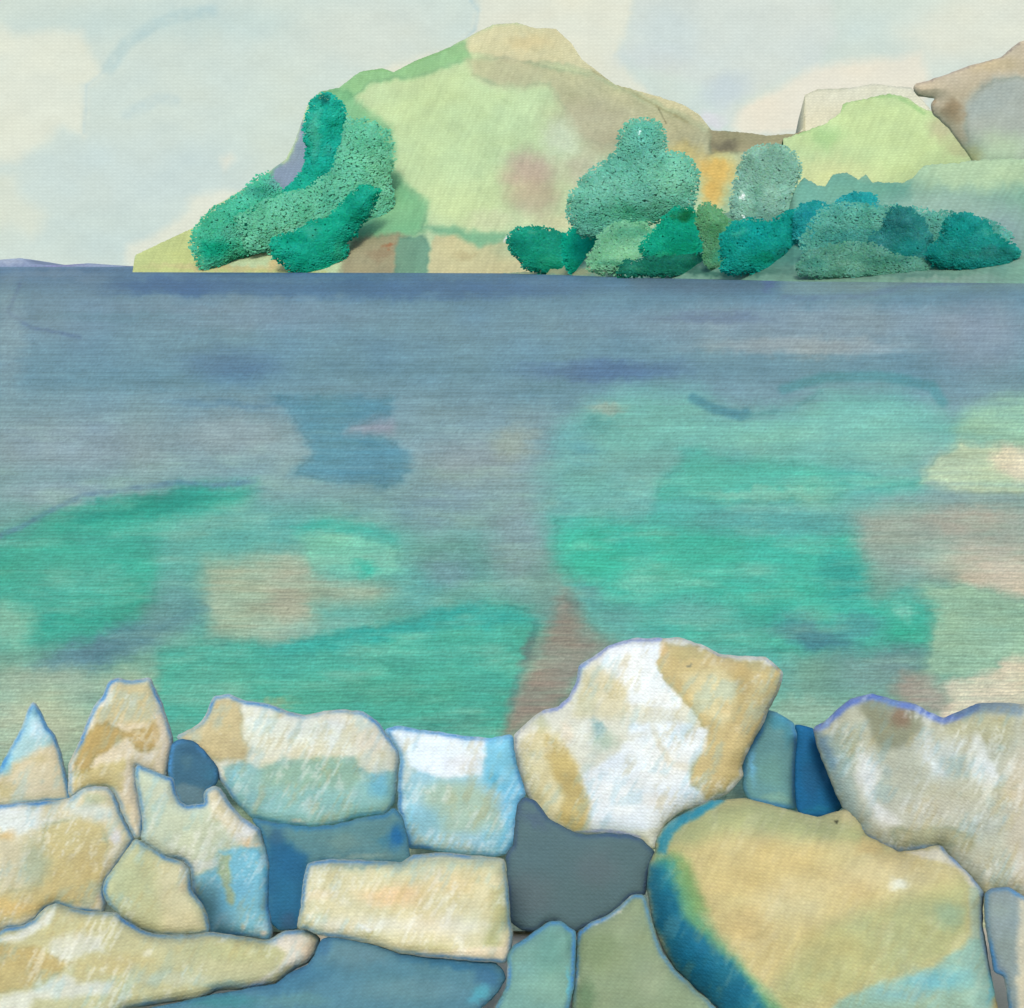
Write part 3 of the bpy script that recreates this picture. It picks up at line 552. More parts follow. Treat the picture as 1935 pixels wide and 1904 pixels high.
rock('long low sandy rock with a white right tip along the bottom left corner',
     z1([(-80, 1520), (30, 1470), (130, 1455), (200, 1418), (250, 1358), (310, 1332), (370, 1352), (480, 1376), (580, 1382), (640, 1378), (700, 1435), (780, 1478), (860, 1502), (1000, 1508), (1160, 1495), (1300, 1512), (1480, 1535), (1571, 1485), (1701, 1475), (1762, 1520), (1741, 1590), (1701, 1650), (1611, 1690), (1521, 1760), (1360, 1790), (1200, 1800), (1100, 1850), (900, 1870), (700, 1900), (560, 2000), (-80, 2000)]), .30, (192, 190, 144),
     [W((220, 224, 208), z1([(-60, 1540), (100, 1480), (250, 1380), (300, 1340), (280, 1420), (180, 1500), (60, 1540)]), 6, .8), W((214, 220, 204), z1([(280, 1520), (420, 1480), (560, 1500), (570, 1590), (420, 1620), (380, 1690), (280, 1600)]), 8, .7),
      W((190, 172, 112), z1([(-60, 1560), (180, 1560), (300, 1600), (400, 1650), (320, 1720), (200, 1800), (-60, 1820)]), 6, .8, .2), W((190, 174, 116), z1([(420, 1640), (700, 1600), (840, 1640), (640, 1720), (400, 1770)]), 12, .55),
      W((220, 222, 204), z1([(-60, 1850), (200, 1800), (350, 1710), (420, 1760), (640, 1760), (600, 1830), (200, 1860), (60, 1990), (-60, 1990)]), 9, .75), B((176, 182, 132), 450, 1795, 120, 26, .6), B((198, 206, 176), 330, 1850, 90, 18, .6),
      W((228, 222, 204), z1([(1470, 1540), (1600, 1480), (1720, 1490), (1750, 1540), (1700, 1640), (1560, 1680), (1420, 1790), (1330, 1790), (1520, 1700), (1580, 1600)]), 7, .85), B((232, 206, 166), 575, 1800, 18, 22, .6), B((150, 178, 166), 430, 1860, 60, 10, .7)], .16, .2)
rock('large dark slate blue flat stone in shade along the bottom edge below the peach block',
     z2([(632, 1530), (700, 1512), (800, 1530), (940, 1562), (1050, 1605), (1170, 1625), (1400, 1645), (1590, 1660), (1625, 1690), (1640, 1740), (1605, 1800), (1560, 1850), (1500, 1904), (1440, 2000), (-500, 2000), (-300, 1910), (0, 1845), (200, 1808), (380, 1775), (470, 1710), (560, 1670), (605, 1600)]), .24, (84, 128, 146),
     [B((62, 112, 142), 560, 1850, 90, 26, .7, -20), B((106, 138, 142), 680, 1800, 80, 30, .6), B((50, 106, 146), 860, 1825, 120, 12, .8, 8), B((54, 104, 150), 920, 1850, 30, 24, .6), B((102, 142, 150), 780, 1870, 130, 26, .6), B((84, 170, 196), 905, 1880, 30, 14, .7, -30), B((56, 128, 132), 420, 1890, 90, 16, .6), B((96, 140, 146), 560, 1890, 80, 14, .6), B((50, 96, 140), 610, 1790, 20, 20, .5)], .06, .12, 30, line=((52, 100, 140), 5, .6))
rock('broad cream topped rock with a blue green underside left of the white and blue block',
     z2([(-166, 405), (-81, 372), (-21, 322), (19, 242), (40, 192), (120, 180), (200, 212), (370, 242), (450, 282), (540, 297), (650, 272), (720, 266), (860, 272), (940, 332), (990, 402), (1040, 466), (1056, 500), (1046, 600), (1040, 700), (1026, 780), (980, 828), (820, 850), (690, 888), (560, 900), (400, 880), (250, 850), (150, 750), (60, 620), (0, 535), (-60, 480), (-130, 440)]), .24, (222, 220, 192),
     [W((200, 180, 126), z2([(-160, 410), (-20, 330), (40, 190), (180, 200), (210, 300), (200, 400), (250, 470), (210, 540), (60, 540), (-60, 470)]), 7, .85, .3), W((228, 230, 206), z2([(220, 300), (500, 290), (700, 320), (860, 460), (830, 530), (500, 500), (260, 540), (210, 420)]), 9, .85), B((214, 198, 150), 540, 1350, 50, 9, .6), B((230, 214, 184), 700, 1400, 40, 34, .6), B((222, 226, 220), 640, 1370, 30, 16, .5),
      W((138, 192, 190), z2([(90, 580), (200, 540), (280, 590), (400, 540), (800, 530), (900, 610), (1050, 600), (1060, 900), (200, 920)]), 8, .92, .3), W((146, 178, 152), z2([(300, 560), (560, 530), (820, 540), (860, 640), (800, 700), (300, 680)]), 12, .6), B((116, 184, 206), 435, 1470, 14, 26, .6), B((110, 184, 212), 720, 1480, 26, 30, .75), B((130, 188, 188), 660, 1520, 40, 14, .5), B((206, 216, 204), 720, 1450, 20, 16, .6), B((120, 170, 172), 470, 1520, 36, 20, .6), S((60, 150, 190), z2([(250, 850), (400, 880), (560, 900), (690, 888), (820, 850), (980, 828)]), 6, .6), B((232, 216, 186), 560, 1553, 16, 5, .7)], .16, .16)  # blue green underside is shade painted on
rock('white topped block with light blue sides left of the largest white rock',
     z2([(985, 372), (1050, 352), (1150, 372), (1300, 392), (1420, 412), (1560, 424), (1680, 402), (1685, 480), (1700, 560), (1740, 680), (1752, 728), (1722, 760), (1702, 860), (1692, 980), (1642, 1050), (1560, 1065), (1400, 1050), (1250, 1030), (1112, 1012), (1085, 880), (1060, 800), (1060, 690), (1070, 560), (1066, 490), (1016, 420)]), .26, (160, 206, 214),
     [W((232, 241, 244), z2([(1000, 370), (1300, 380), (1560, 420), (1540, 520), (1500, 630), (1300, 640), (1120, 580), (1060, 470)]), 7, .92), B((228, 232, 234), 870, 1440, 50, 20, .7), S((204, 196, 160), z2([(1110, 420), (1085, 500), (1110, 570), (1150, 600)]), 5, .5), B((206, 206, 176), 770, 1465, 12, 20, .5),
      W((124, 200, 228), z2([(1530, 410), (1700, 400), (1770, 730), (1700, 1060), (1600, 1060), (1640, 720), (1520, 660)]), 8, .9), B((88, 168, 206), 935, 1475, 22, 18, .7), W((170, 194, 164), z2([(1180, 700), (1300, 650), (1500, 680), (1600, 760), (1620, 940), (1300, 940), (1200, 800)]), 16, .75), B((134, 192, 204), 800, 1560, 40, 40, .6), B((186, 192, 150), 850, 1520, 16, 30, .5), B((120, 192, 216), 770, 1560, 12, 60, .5), B((134, 200, 218), 930, 1590, 20, 40, .7), S((90, 160, 196), z2([(1110, 1010), (1250, 1030), (1400, 1050), (1560, 1062)]), 7, .7), S((60, 130, 170), z2([(1680, 410), (1690, 520), (1740, 680)]), 4, .6)], .14, .16)  # light blue sides paint the block's shade
rock('dark blue stone painted as the shaded gap between the cream rock and the peach block',
     z2([(250, 862), (400, 893), (560, 912), (700, 900), (830, 864), (980, 845), (1035, 805), (1075, 870), (1100, 960), (1108, 1030), (1110, 1100), (900, 1110), (640, 1085), (555, 1120), (536, 1250), (515, 1380), (490, 1462), (400, 1470), (360, 1430), (335, 1330), (340, 1100), (312, 960), (282, 900)]), .22, (92, 134, 142),  # the shaded gap between rocks, painted dark and built as a stone
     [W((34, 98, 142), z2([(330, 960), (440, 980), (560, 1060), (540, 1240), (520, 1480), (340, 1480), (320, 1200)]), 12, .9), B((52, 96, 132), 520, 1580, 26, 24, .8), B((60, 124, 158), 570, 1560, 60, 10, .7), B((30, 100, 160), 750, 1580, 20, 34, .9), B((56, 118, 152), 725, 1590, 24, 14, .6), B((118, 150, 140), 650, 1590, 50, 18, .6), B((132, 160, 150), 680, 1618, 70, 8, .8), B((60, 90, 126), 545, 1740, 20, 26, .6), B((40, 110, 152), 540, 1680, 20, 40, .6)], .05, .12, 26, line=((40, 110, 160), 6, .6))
rock('peach and cream rectangular block low in the middle',
     z2([(560, 1112), (650, 1092), (850, 1094), (1080, 1108), (1130, 1064), (1300, 1052), (1500, 1070), (1635, 1085), (1655, 1250), (1662, 1400), (1680, 1500), (1672, 1600), (1642, 1652), (1400, 1630), (1170, 1610), (1050, 1588), (940, 1550), (800, 1520), (700, 1505), (630, 1500), (560, 1466), (500, 1458), (524, 1350), (538, 1200)]), .34, (210, 204, 162),
     [B((226, 196, 146), 740, 1690, 70, 26, .9), B((220, 202, 152), 850, 1670, 60, 20, .6), B((228, 208, 168), 600, 1690, 40, 14, .5), W((178, 186, 150), z2([(540, 1100), (800, 1080), (1640, 1070), (1650, 1180), (1500, 1130), (1200, 1120), (1060, 1160), (900, 1140), (640, 1140)]), 12, .75), B((140, 166, 152), 700, 1632, 80, 8, .7), W((156, 162, 112), z2([(1580, 1260), (1670, 1200), (1670, 1420), (1600, 1520), (1540, 1560), (1560, 1420)]), 12, .75), B((170, 172, 112), 930, 1790, 20, 26, .6), W((222, 220, 198), z2([(560, 1420), (900, 1400), (1400, 1400), (1560, 1450), (1400, 1520), (1000, 1480), (700, 1500)]), 16, .6), W((232, 216, 184), z2([(1040, 1560), (1300, 1590), (1640, 1560), (1680, 1500), (1670, 1660), (1200, 1640)]), 6, .85), B((180, 176, 120), 570, 1745, 20, 14, .5), B((178, 178, 126), 700, 1768, 30, 10, .5), B((186, 184, 128), 800, 1790, 60, 10, .5), B((228, 230, 220), 690, 1757, 30, 5, .7)], .18, .18)
rock('charcoal slate coloured angular stone in the centre below the big white rock',
     z3([(205, 905), (240, 872), (290, 892), (350, 972), (480, 1045), (550, 1056), (640, 1050), (750, 1056), (820, 1085), (876, 1140), (862, 1190), (838, 1250), (828, 1340), (762, 1345), (700, 1410), (640, 1448), (560, 1488), (482, 1522), (430, 1498), (392, 1462), (340, 1478), (290, 1518), (230, 1518), (172, 1470), (162, 1400), (152, 1150), (187, 1100), (200, 1000)]), .24, (88, 112, 118),
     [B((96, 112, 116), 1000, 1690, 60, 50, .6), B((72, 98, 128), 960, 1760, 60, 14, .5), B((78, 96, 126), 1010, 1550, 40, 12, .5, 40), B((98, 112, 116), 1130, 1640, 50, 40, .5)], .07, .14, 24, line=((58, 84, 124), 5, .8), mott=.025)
rock('largest white rock with ochre left and right flanks standing before the water',
     z3([(190, 620), (195, 560), (260, 500), (330, 442), (400, 430), (455, 380), (500, 300), (512, 220), (580, 180), (650, 125), (760, 92), (900, 88), (1000, 88), (1100, 120), (1200, 168), (1300, 180), (1420, 178), (1505, 250), (1490, 330), (1440, 420), (1400, 510), (1330, 640), (1300, 710), (1308, 760), (1280, 800), (1225, 850), (1140, 885), (1000, 935), (930, 985), (886, 1055), (872, 1118), (800, 1068), (700, 1046), (560, 1040), (490, 1042), (400, 1000), (320, 950), (260, 870), (225, 780), (208, 700)]), .32, (222, 222, 200),
     [W((232, 241, 244), z3([(600, 200), (660, 130), (900, 100), (900, 220), (1030, 390), (1000, 440), (840, 420), (760, 400), (720, 320), (650, 280)]), 6, .9), W((214, 206, 164), z3([(480, 470), (530, 240), (620, 230), (740, 330), (760, 430), (720, 480)]), 10, .7),
      W((198, 178, 118), z3([(890, 200), (930, 100), (1100, 110), (1250, 190), (1500, 220), (1490, 340), (1400, 520), (1330, 640), (1300, 760), (1220, 850), (1130, 880), (1090, 830), (1050, 790), (1050, 730), (1120, 640), (1140, 560), (1080, 470), (1020, 380), (930, 290)]), 4, .9, .3),
      W((222, 214, 166), z3([(1010, 260), (1200, 230), (1290, 300), (1280, 460), (1200, 520), (1100, 440)]), 12, .75), B((232, 206, 146), 1370, 1335, 16, 20, .5), B((186, 164, 104), 1400, 1300, 20, 60, .6, 10), B((180, 172, 118), 1310, 1230, 46, 18, .6), B((176, 172, 124), 1430, 1260, 26, 12, .5), B((226, 184, 124), 1255, 1225, 12, 22, .5),
      W((232, 241, 244), z3([(500, 760), (700, 640), (760, 500), (960, 500), (1140, 520), (1130, 640), (1040, 720), (1060, 800), (1100, 860), (980, 930), (900, 1010), (760, 1040), (560, 1030), (550, 860)]), 6, .88), B((210, 206, 176), 1200, 1390, 40, 10, .4), S((206, 200, 166), z3([(870, 520), (900, 600), (960, 700), (1040, 720)]), 8, .6), B((228, 212, 180), 1240, 1510, 40, 14, .35),
      W((222, 212, 160), z3([(210, 620), (300, 520), (400, 560), (480, 680), (540, 860), (540, 1030), (480, 1040), (320, 940), (240, 820)]), 8, .85), W((192, 168, 96), z3([(340, 560), (440, 620), (480, 700), (500, 800), (550, 870), (545, 1000), (480, 1040), (400, 960), (430, 860), (380, 760), (340, 660)]), 9, .7), B((180, 184, 140), 1020, 1370, 20, 16, .6),
      B((120, 166, 168), 1128, 1378, 16, 20, .75), B((164, 188, 166), 1140, 1398, 34, 20, .7), B((200, 206, 172), 1110, 1330, 30, 30, .5), B((234, 214, 180), 1070, 1385, 14, 24, .5), S((140, 158, 222), z3([(330, 445), (400, 432), (455, 382), (500, 300), (514, 224), (580, 182), (650, 125), (760, 95), (900, 88)]), 5, .8), S((140, 152, 216), z3([(490, 1040), (600, 1030), (700, 1042), (800, 1062)]), 4, .8), S((92, 106, 100), z3([(1040, 225), (1065, 212)]), 2, .8)],
     .22, .2, 46, line=((104, 126, 160), 3.5, .5), facet=.35)
rock('narrow grey teal stone wedged right of the largest white rock',
     z4([(312, 440), (360, 457), (440, 508), (458, 560), (446, 700), (452, 925), (330, 905), (218, 872), (198, 830), (200, 745), (190, 690), (235, 600), (278, 540)]), .22, (108, 158, 156),
     [B((72, 150, 182), 1470, 1360, 26, 20, .7), B((120, 170, 158), 1460, 1460, 30, 36, .6), B((120, 190, 226), 1424, 1440, 9, 50, .8), B((56, 130, 160), 1490, 1380, 14, 40, .5), B((140, 178, 156), 1460, 1510, 40, 10, .6)], .07, .12, 22)
rock('deep blue narrow stone left of the big grey white rock at the right',
     z4([(452, 512), (530, 528), (558, 590), (618, 720), (648, 830), (686, 905), (650, 935), (560, 958), (480, 945), (460, 920), (453, 700), (470, 560)]), .24, (22, 98, 146),
     [B((30, 84, 128), 1535, 1470, 24, 40, .6), B((34, 110, 170), 1520, 1400, 10, 30, .5), B((30, 116, 152), 1540, 1530, 30, 10, .6), B((70, 120, 170), 1560, 1440, 8, 50, .6)], .05, .12, 22, line=((40, 110, 170), 5, .5))
rock('large grey rock with white streaks at the right edge under a bright blue upper rim',
     z4([(545, 525), (600, 500), (660, 440), (720, 390), (830, 360), (920, 390), (1040, 412), (1100, 450), (1180, 482), (1260, 452), (1340, 412), (1460, 408), (1720, 420), (1720, 1390), (1620, 1365), (1560, 1345), (1500, 1308), (1420, 1312), (1385, 1330), (1300, 1232), (1220, 1160), (1160, 1092), (1060, 1118), (960, 1133), (880, 1098), (795, 1048), (768, 1000), (695, 925), (655, 840), (605, 720), (565, 620)]), .32, (194, 197, 172),
     [W((142, 146, 116), z4([(760, 420), (830, 380), (950, 400), (1100, 450), (1060, 540), (980, 620), (860, 640), (820, 520)]), 10, .85), B((150, 120, 96), 1700, 1355, 26, 24, .7), B((164, 170, 132), 1600, 1420, 50, 50, .5), W((180, 178, 136), z4([(1100, 480), (1340, 440), (1540, 460), (1500, 640), (1400, 600), (1200, 540)]), 12, .7),
      W((150, 176, 172), z4([(560, 560), (700, 560), (740, 760), (760, 980), (690, 930), (620, 760)]), 12, .75), B((98, 136, 180), 1565, 1420, 12, 60, .5, -20),
      B((222, 230, 232), 1640, 1460, 22, 60, .8, -10), B((224, 230, 228), 1670, 1540, 40, 18, .7, 30), B((216, 226, 226), 1760, 1430, 30, 60, .6, -20), B((220, 228, 228), 1860, 1450, 26, 44, .7, -25), B((214, 224, 222), 1800, 1410, 60, 22, .5), B((160, 182, 178), 1672, 1460, 14, 20, .6), B((216, 216, 194), 1760, 1530, 120, 30, .5), S((226, 232, 232), z4([(760, 740), (800, 860), (880, 960), (940, 1000)]), 12, .5), S((222, 230, 232), z4([(1340, 560), (1400, 700), (1440, 790)]), 10, .5), S((218, 228, 228), z4([(1100, 540), (1110, 680), (1180, 760)]), 8, .5),
      W((166, 168, 128), z4([(920, 1020), (1200, 1010), (1340, 1050), (1320, 1130), (1180, 1110), (1060, 1110), (940, 1110)]), 8, .7, .3), W((222, 208, 176), z4([(1480, 700), (1700, 500), (1700, 1340), (1560, 1330), (1500, 1100)]), 20, .6), S((100, 134, 220), z4([(545, 525), (600, 505), (660, 445), (720, 396), (830, 366), (920, 396), (1040, 420), (1100, 456), (1180, 486), (1260, 456), (1340, 420)]), 9, .9, .3), S((110, 140, 160), z4([(1250, 440), (1340, 425), (1460, 425), (1550, 440)]), 13, .7, .2), S((120, 160, 216), z4([(765, 1010), (795, 1050), (880, 1098), (960, 1130), (1060, 1118), (1150, 1100)]), 5, .7)],
     .22, .22, 44, line=None, tone=.95)
rock('huge rounded yellow boulder with a blue green left flank at the lower right',
     z3([(884, 1145), (890, 1080), (920, 1025), (960, 985), (1060, 935), (1150, 890), (1222, 885), (1331, 880), (1450, 912), (1571, 945), (1680, 972), (1770, 945), (1820, 934), (1886, 1002), (1912, 1055), (2000, 1105), (2080, 1142), (2181, 1130), (2281, 1105), (2350, 1180), (2421, 1245), (2491, 1335), (2486, 1500), (2511, 1650), (2541, 1800), (2561, 1904), (2575, 2010), (1262, 2010), (1200, 1904), (1085, 1800), (985, 1710), (925, 1610), (875, 1480), (845, 1320), (855, 1200)]), .36, (208, 194, 136),
     [W((170, 178, 120), z4([(-240, 1080), (-100, 960), (200, 870), (560, 960), (760, 1000), (900, 1120), (700, 1080), (500, 1080), (300, 1040), (60, 1050), (-100, 1120)]), 22, .75), B((212, 184, 118), 1640, 1600, 34, 22, .7), B((214, 194, 130), 1450, 1650, 110, 50, .6), B((216, 210, 164), 1500, 1700, 90, 50, .5), B((216, 190, 126), 1420, 1750, 60, 50, .6), B((218, 206, 158), 1650, 1660, 120, 40, .5), B((224, 226, 204), 1700, 1672, 24, 14, .7),
      W((172, 184, 128), z4([(600, 1500), (900, 1400), (1200, 1300), (1310, 1260), (1310, 1540), (1200, 1660), (1000, 1740), (700, 1840), (500, 1904), (300, 1904), (400, 1700)]), 26, .65), B((150, 178, 142), 1790, 1730, 40, 30, .7), B((196, 182, 116), 1560, 1790, 80, 40, .5),
      W((150, 194, 180), z4([(560, 2010), (620, 1904), (800, 1790), (1040, 1740), (1250, 1620), (1330, 1540), (1310, 1250), (1375, 1330), (1440, 1980)]), 8, .88), B((112, 190, 206), 1770, 1850, 80, 26, .7), B((130, 184, 184), 1700, 1880, 70, 16, .6), W((186, 196, 160), z4([(1300, 1270), (1375, 1340), (1380, 1560), (1320, 1560)]), 6, .7), W((226, 218, 186), z4([(1000, 1140), (1150, 1110), (1250, 1160), (1370, 1330), (1300, 1290), (1240, 1205), (1120, 1180)]), 5, .9), B((234, 222, 180), 1880, 1870, 20, 12, .8),
      W((86, 160, 130), z3([(890, 1140), (990, 1160), (1060, 1280), (1100, 1420), (1180, 1540), (1320, 1700), (1460, 1860), (1560, 1990), (1200, 1990), (900, 1500)]), 16, .85), W((128, 164, 96), z3([(960, 1130), (1040, 1180), (1090, 1300), (1130, 1430), (1070, 1440), (1010, 1300)]), 16, .75),
      W((20, 110, 150), z3([(860, 1200), (930, 1200), (990, 1340), (1020, 1460), (1130, 1560), (1250, 1660), (1360, 1800), (1480, 1990), (1180, 1990), (980, 1740), (880, 1500), (840, 1320)]), 12, .92), B((14, 110, 150), 1310, 1830, 60, 26, .6, 45), B((40, 142, 170), 1260, 1650, 20, 40, .5), B((20, 90, 120), 1300, 1880, 30, 16, .5),  # deep blue left flank paints the boulder's shade
      W((52, 150, 180), z3([(886, 1130), (892, 1070), (960, 980), (1100, 905), (1220, 870), (1210, 900), (1100, 950), (1010, 1010), (950, 1080), (930, 1140)]), 5, .9), S((96, 136, 196), z4([(1160, 1095), (1220, 1160), (1300, 1232), (1370, 1330), (1368, 1500), (1400, 1680), (1420, 1760)]), 6, .8), B((96, 190, 220), 1872, 1860, 8, 40, .7), B((40, 44, 30), 1580, 1551, 5, 4, 1)],
     .34, .3, 95, line=None, facet=.10, tone=.95)
rock('olive green stone at the bottom centre left of the huge yellow boulder',
     z3([(505, 1540), (560, 1492), (640, 1455), (700, 1418), (768, 1352), (826, 1352), (855, 1460), (905, 1620), (975, 1722), (1075, 1815), (1180, 1910), (1230, 2010), (472, 2010), (484, 1800), (495, 1640)]), .26, (134, 152, 118),
     [B((118, 138, 98), 1130, 1800, 50, 40, .6), B((150, 164, 130), 1230, 1850, 40, 50, .6), B((92, 124, 92), 1110, 1890, 24, 50, .7), B((142, 158, 126), 1180, 1740, 40, 40, .5), W((224, 216, 182), z3([(500, 1545), (560, 1485), (650, 1442), (720, 1390), (765, 1335), (775, 1352), (700, 1425), (600, 1480)]), 3, .9), W((210, 206, 160), z3([(465, 1720), (485, 1700), (500, 1760), (495, 1800), (470, 1790)]), 4, .9)], .10, .16, 34)
rock('grey teal stone at the bottom centre between the dark flat stone and the olive stone',
     z3([(163, 1640), (185, 1602), (250, 1562), (320, 1512), (362, 1484), (418, 1484), (486, 1532), (482, 1650), (474, 1800), (450, 1904), (440, 2010), (40, 2010), (110, 1880), (155, 1800), (160, 1740)]), .24, (116, 158, 142),
     [B((98, 146, 138), 1040, 1800, 40, 60, .5), B((134, 174, 152), 1030, 1870, 50, 40, .6), B((80, 120, 116), 1075, 1770, 8, 40, .5), B((94, 176, 204), 1076, 1860, 6, 40, .8), W((222, 212, 176), z3([(60, 1830), (120, 1700), (160, 1690), (150, 1780), (90, 1900), (20, 1960)]), 4, .9)], .09, .14, 30)
rock('narrow grey stone standing at the right edge beside the huge yellow boulder',
     z4([(1388, 1342), (1420, 1320), (1500, 1315), (1560, 1352), (1720, 1400), (1720, 2010), (1520, 2010), (1494, 1800), (1485, 1745), (1432, 1722), (1412, 1600), (1394, 1500), (1386, 1400)]), .30, (136, 152, 148),
     [B((148, 166, 156), 1890, 1720, 30, 20, .6), B((110, 134, 160), 1885, 1830, 14, 40, .6), W((208, 200, 166), z4([(1545, 1360), (1720, 1380), (1720, 2010), (1560, 2010), (1540, 1800)]), 8, .8), B((120, 138, 130), 1900, 1790, 20, 40, .4), W((222, 210, 176), z4([(1390, 1760), (1480, 1760), (1490, 2010), (1430, 2010)]), 6, .8)], .08, .14, 26)

# ------------------------------------------------------------------ trees
def lathe(V, F, off, r0, r1, p0, p1, n=7):
    p0, p1 = np.array(p0), np.array(p1)
    a = np.linspace(0, 2 * math.pi, n, endpoint=False); ring = np.stack([np.cos(a), np.sin(a), a * 0], -1)
    V += list(p0 + ring * r0) + list(p1 + ring * r1)
    F += [(off + i, off + (i + 1) % n, off + n + (i + 1) % n, off + n + i) for i in range(n)]
    return off + 2 * n
def ground_depth(px, py, left):
    if left: d0, dep = np.interp(px, [248, 900], [330, 290]), .22
    else: d0, dep = np.interp(px, [930, 1040, 1180, 1500, 1990], [292, 240, 185, 140, 122]), .3
    low = HY + (H + .4) / (d0 * PXT)
    return d0 * (1 + dep * (np.clip(low - py, 0, 600) / 330) ** .85)
def tree(name, label, cat, poly, D, base, layers, thick=None, leaves=1500, seed=0, group=None, jit=10, leafpx=5.0, swell=.32):
    P = np.array(poly, float); P = resample(P, 8, 0, seed, 6.0 if seed >= 10 else 5.0); P[:, 1] = np.where((P[:, 1] > P[:, 1].max() - 12), P[:, 1] + 5, P[:, 1]); poly = P
    w = np.ptp(P[:, 0]); hgt = np.ptp(P[:, 1]); cx = P[:, 0].mean()
    D = float(ground_depth(P[P[:, 1] > P[:, 1].max() - .15 * hgt, 0].mean(), P[:, 1].max() - .06 * hgt, seed < 10)) 
    D += .25 * swell * min(w, hgt) * PXT * D
    s = PXT * D
    low_ = P[P[:, 1] > P[:, 1].max() - .12 * hgt, 0].mean(); foot = np.array([(low_ - HX) * s, D + swell * .55 * min(w, hgt) * s, max(0.05, H + (HY - P[:, 1].max() - 2) * s)])
    e = bpy.data.objects.new(name, None); COL.objects.link(e); e.location = foot; e.empty_display_size = .5
    e['label'] = label; e['category'] = cat
    if group: e['group'] = group
    th = swell * .55 * min(w, hgt) * s
    # inner mass of the crown, shrunk inside the outline
    c = P.mean(0); inner = c + (P - c) * .89
    ob, C0, n, right, up, A = solid('crown', inner, D, th * .88, th * .88, min(w, hgt) * .35, base, layers, M_LEAF, 300 + seed, K_LEAF, step=5.5, wob=3, parent=e, rough=.05)
    leaves = int(leaves * 3.6)
    # leaf sprays over the whole crown volume
    cnt = 0; pts = []
    A = np.array(poly, float)
    while cnt < leaves:
        q = np.stack([RNG.uniform(A[:, 0].min() - 10, A[:, 0].max() + 10, leaves), RNG.uniform(A[:, 1].min() - 10, A[:, 1].max() + 10, leaves)], -1)
        d = sdf(q[:, 0], q[:, 1], A) + 9 * fbm(q[:, 0] / 15, q[:, 1] / 15, seed + 44, 4, .7) * .8 + 1
        ok = d > -1 - 3 * RNG.random(leaves) ** 3
        pts.append(np.concatenate([q[ok], np.maximum(d[ok], 0)[:, None]], 1)); cnt += ok.sum()
    q = np.concatenate(pts)[:leaves]
    lo_ = q[:, 2] < 5; q = q[~lo_ | (RNG.random(leaves) < .55)]; leaves = len(q)      # sprays thin out towards the edge of the crown
    rr = np.clip(q[:, 2] / (min(w, hgt) * .35), 0, 1); prof = np.sqrt(1 - (1 - rr) ** 2)
    side = np.where(RNG.random(leaves) < .8, -1, 1)
    dep = side * th * (prof * RNG.uniform(.98, 1.01, leaves) + RNG.uniform(0, .02, leaves))
    d_ = np.stack([(q[:, 0] - HX) * PXT, np.ones(leaves), (HY - q[:, 1]) * PXT], -1)
    t = ((C0 - np.array([0, 0, H])) @ n) / (d_ @ n)
    ctr = np.array([0, 0, H]) + d_ * t[:, None] + n * dep[:, None]
    sz = s * leafpx * RNG.uniform(.5, 1.1, leaves)
    a = RNG.normal(size=(leaves, 3)) * (.4, .05, .4) + np.array([1.2, 0, 0]); a /= np.linalg.norm(a, axis=1)[:, None]
    out = -n * 1.0 + np.array([0, 0, .16]) + RNG.normal(size=(leaves, 3)) * .05
    b = np.cross(out, a); b /= np.linalg.norm(b, axis=1)[:, None] + 1e-9
    a *= sz[:, None] * .62; b *= sz[:, None] * .42
    V = np.stack([ctr - a, ctr - b, ctr + a, ctr + b], 1).reshape(-1, 3)
    C = paint(q[:, 0], q[:, 1], base, layers, 300 + seed, .05)
    g_ = RNG.normal(size=(leaves, 1)) * jit * .45 - 3 + RNG.normal(size=(leaves, 3)) * 3 + 20 * fbm(q[:, 0] / 26, q[:, 1] / 18, seed + 8, 3)[:, None]
    C = np.repeat(np.clip(C + g_, 2, 250), 4, 0)
    uv = np.stack([(V - C0) @ right, (V - C0) @ up], -1) / (PER * s)
    mesh_obj('foliage', V, np.arange(leaves * 4).reshape(-1, 4), C, M_LEAF, uv, e, tuple(foot), smooth=False, k=K_LEAF)
    # trunk and limbs
    tv, tf, off = [], [], 0
    im = q[np.argmax(q[:, 2])]
    def inside(px, py, k_):
        dr = np.array([(px - HX) * PXT, 1, (HY - py) * PXT]); return np.array([0, 0, H]) + dr * (((C0 - np.array([0, 0, H])) @ n) / (dr @ n)) + n * th * k_
    mid = inside(im[0], im[1], .25); tf0 = inside(low_, P[:, 1].max() + 1, .25); tf0[2] = max(tf0[2], .05)
    r = max(.022 * hgt * s, .10)
    off = lathe(tv, tf, off, r * 1.3, r * .7, tf0 - np.array([0, 0, .3]), mid)
    for k_ in range(4):
        ang = k_ * 1.6 + seed
        off = lathe(tv, tf, off, r * .55, r * .15, mid, mid + np.array([math.cos(ang) * min(w, hgt) * s * .10, abs(math.sin(ang)) * th * .4, hgt * s * (.04 + .03 * k_)]), 5)
    # all rings closed with the same vertex count per section
    TV = np.array(tv); mesh_obj('trunk', TV, tf, np.tile((96, 84, 66), (len(TV), 1)), M_BARK, TV[:, [0, 2]], e, tuple(foot))
    return e

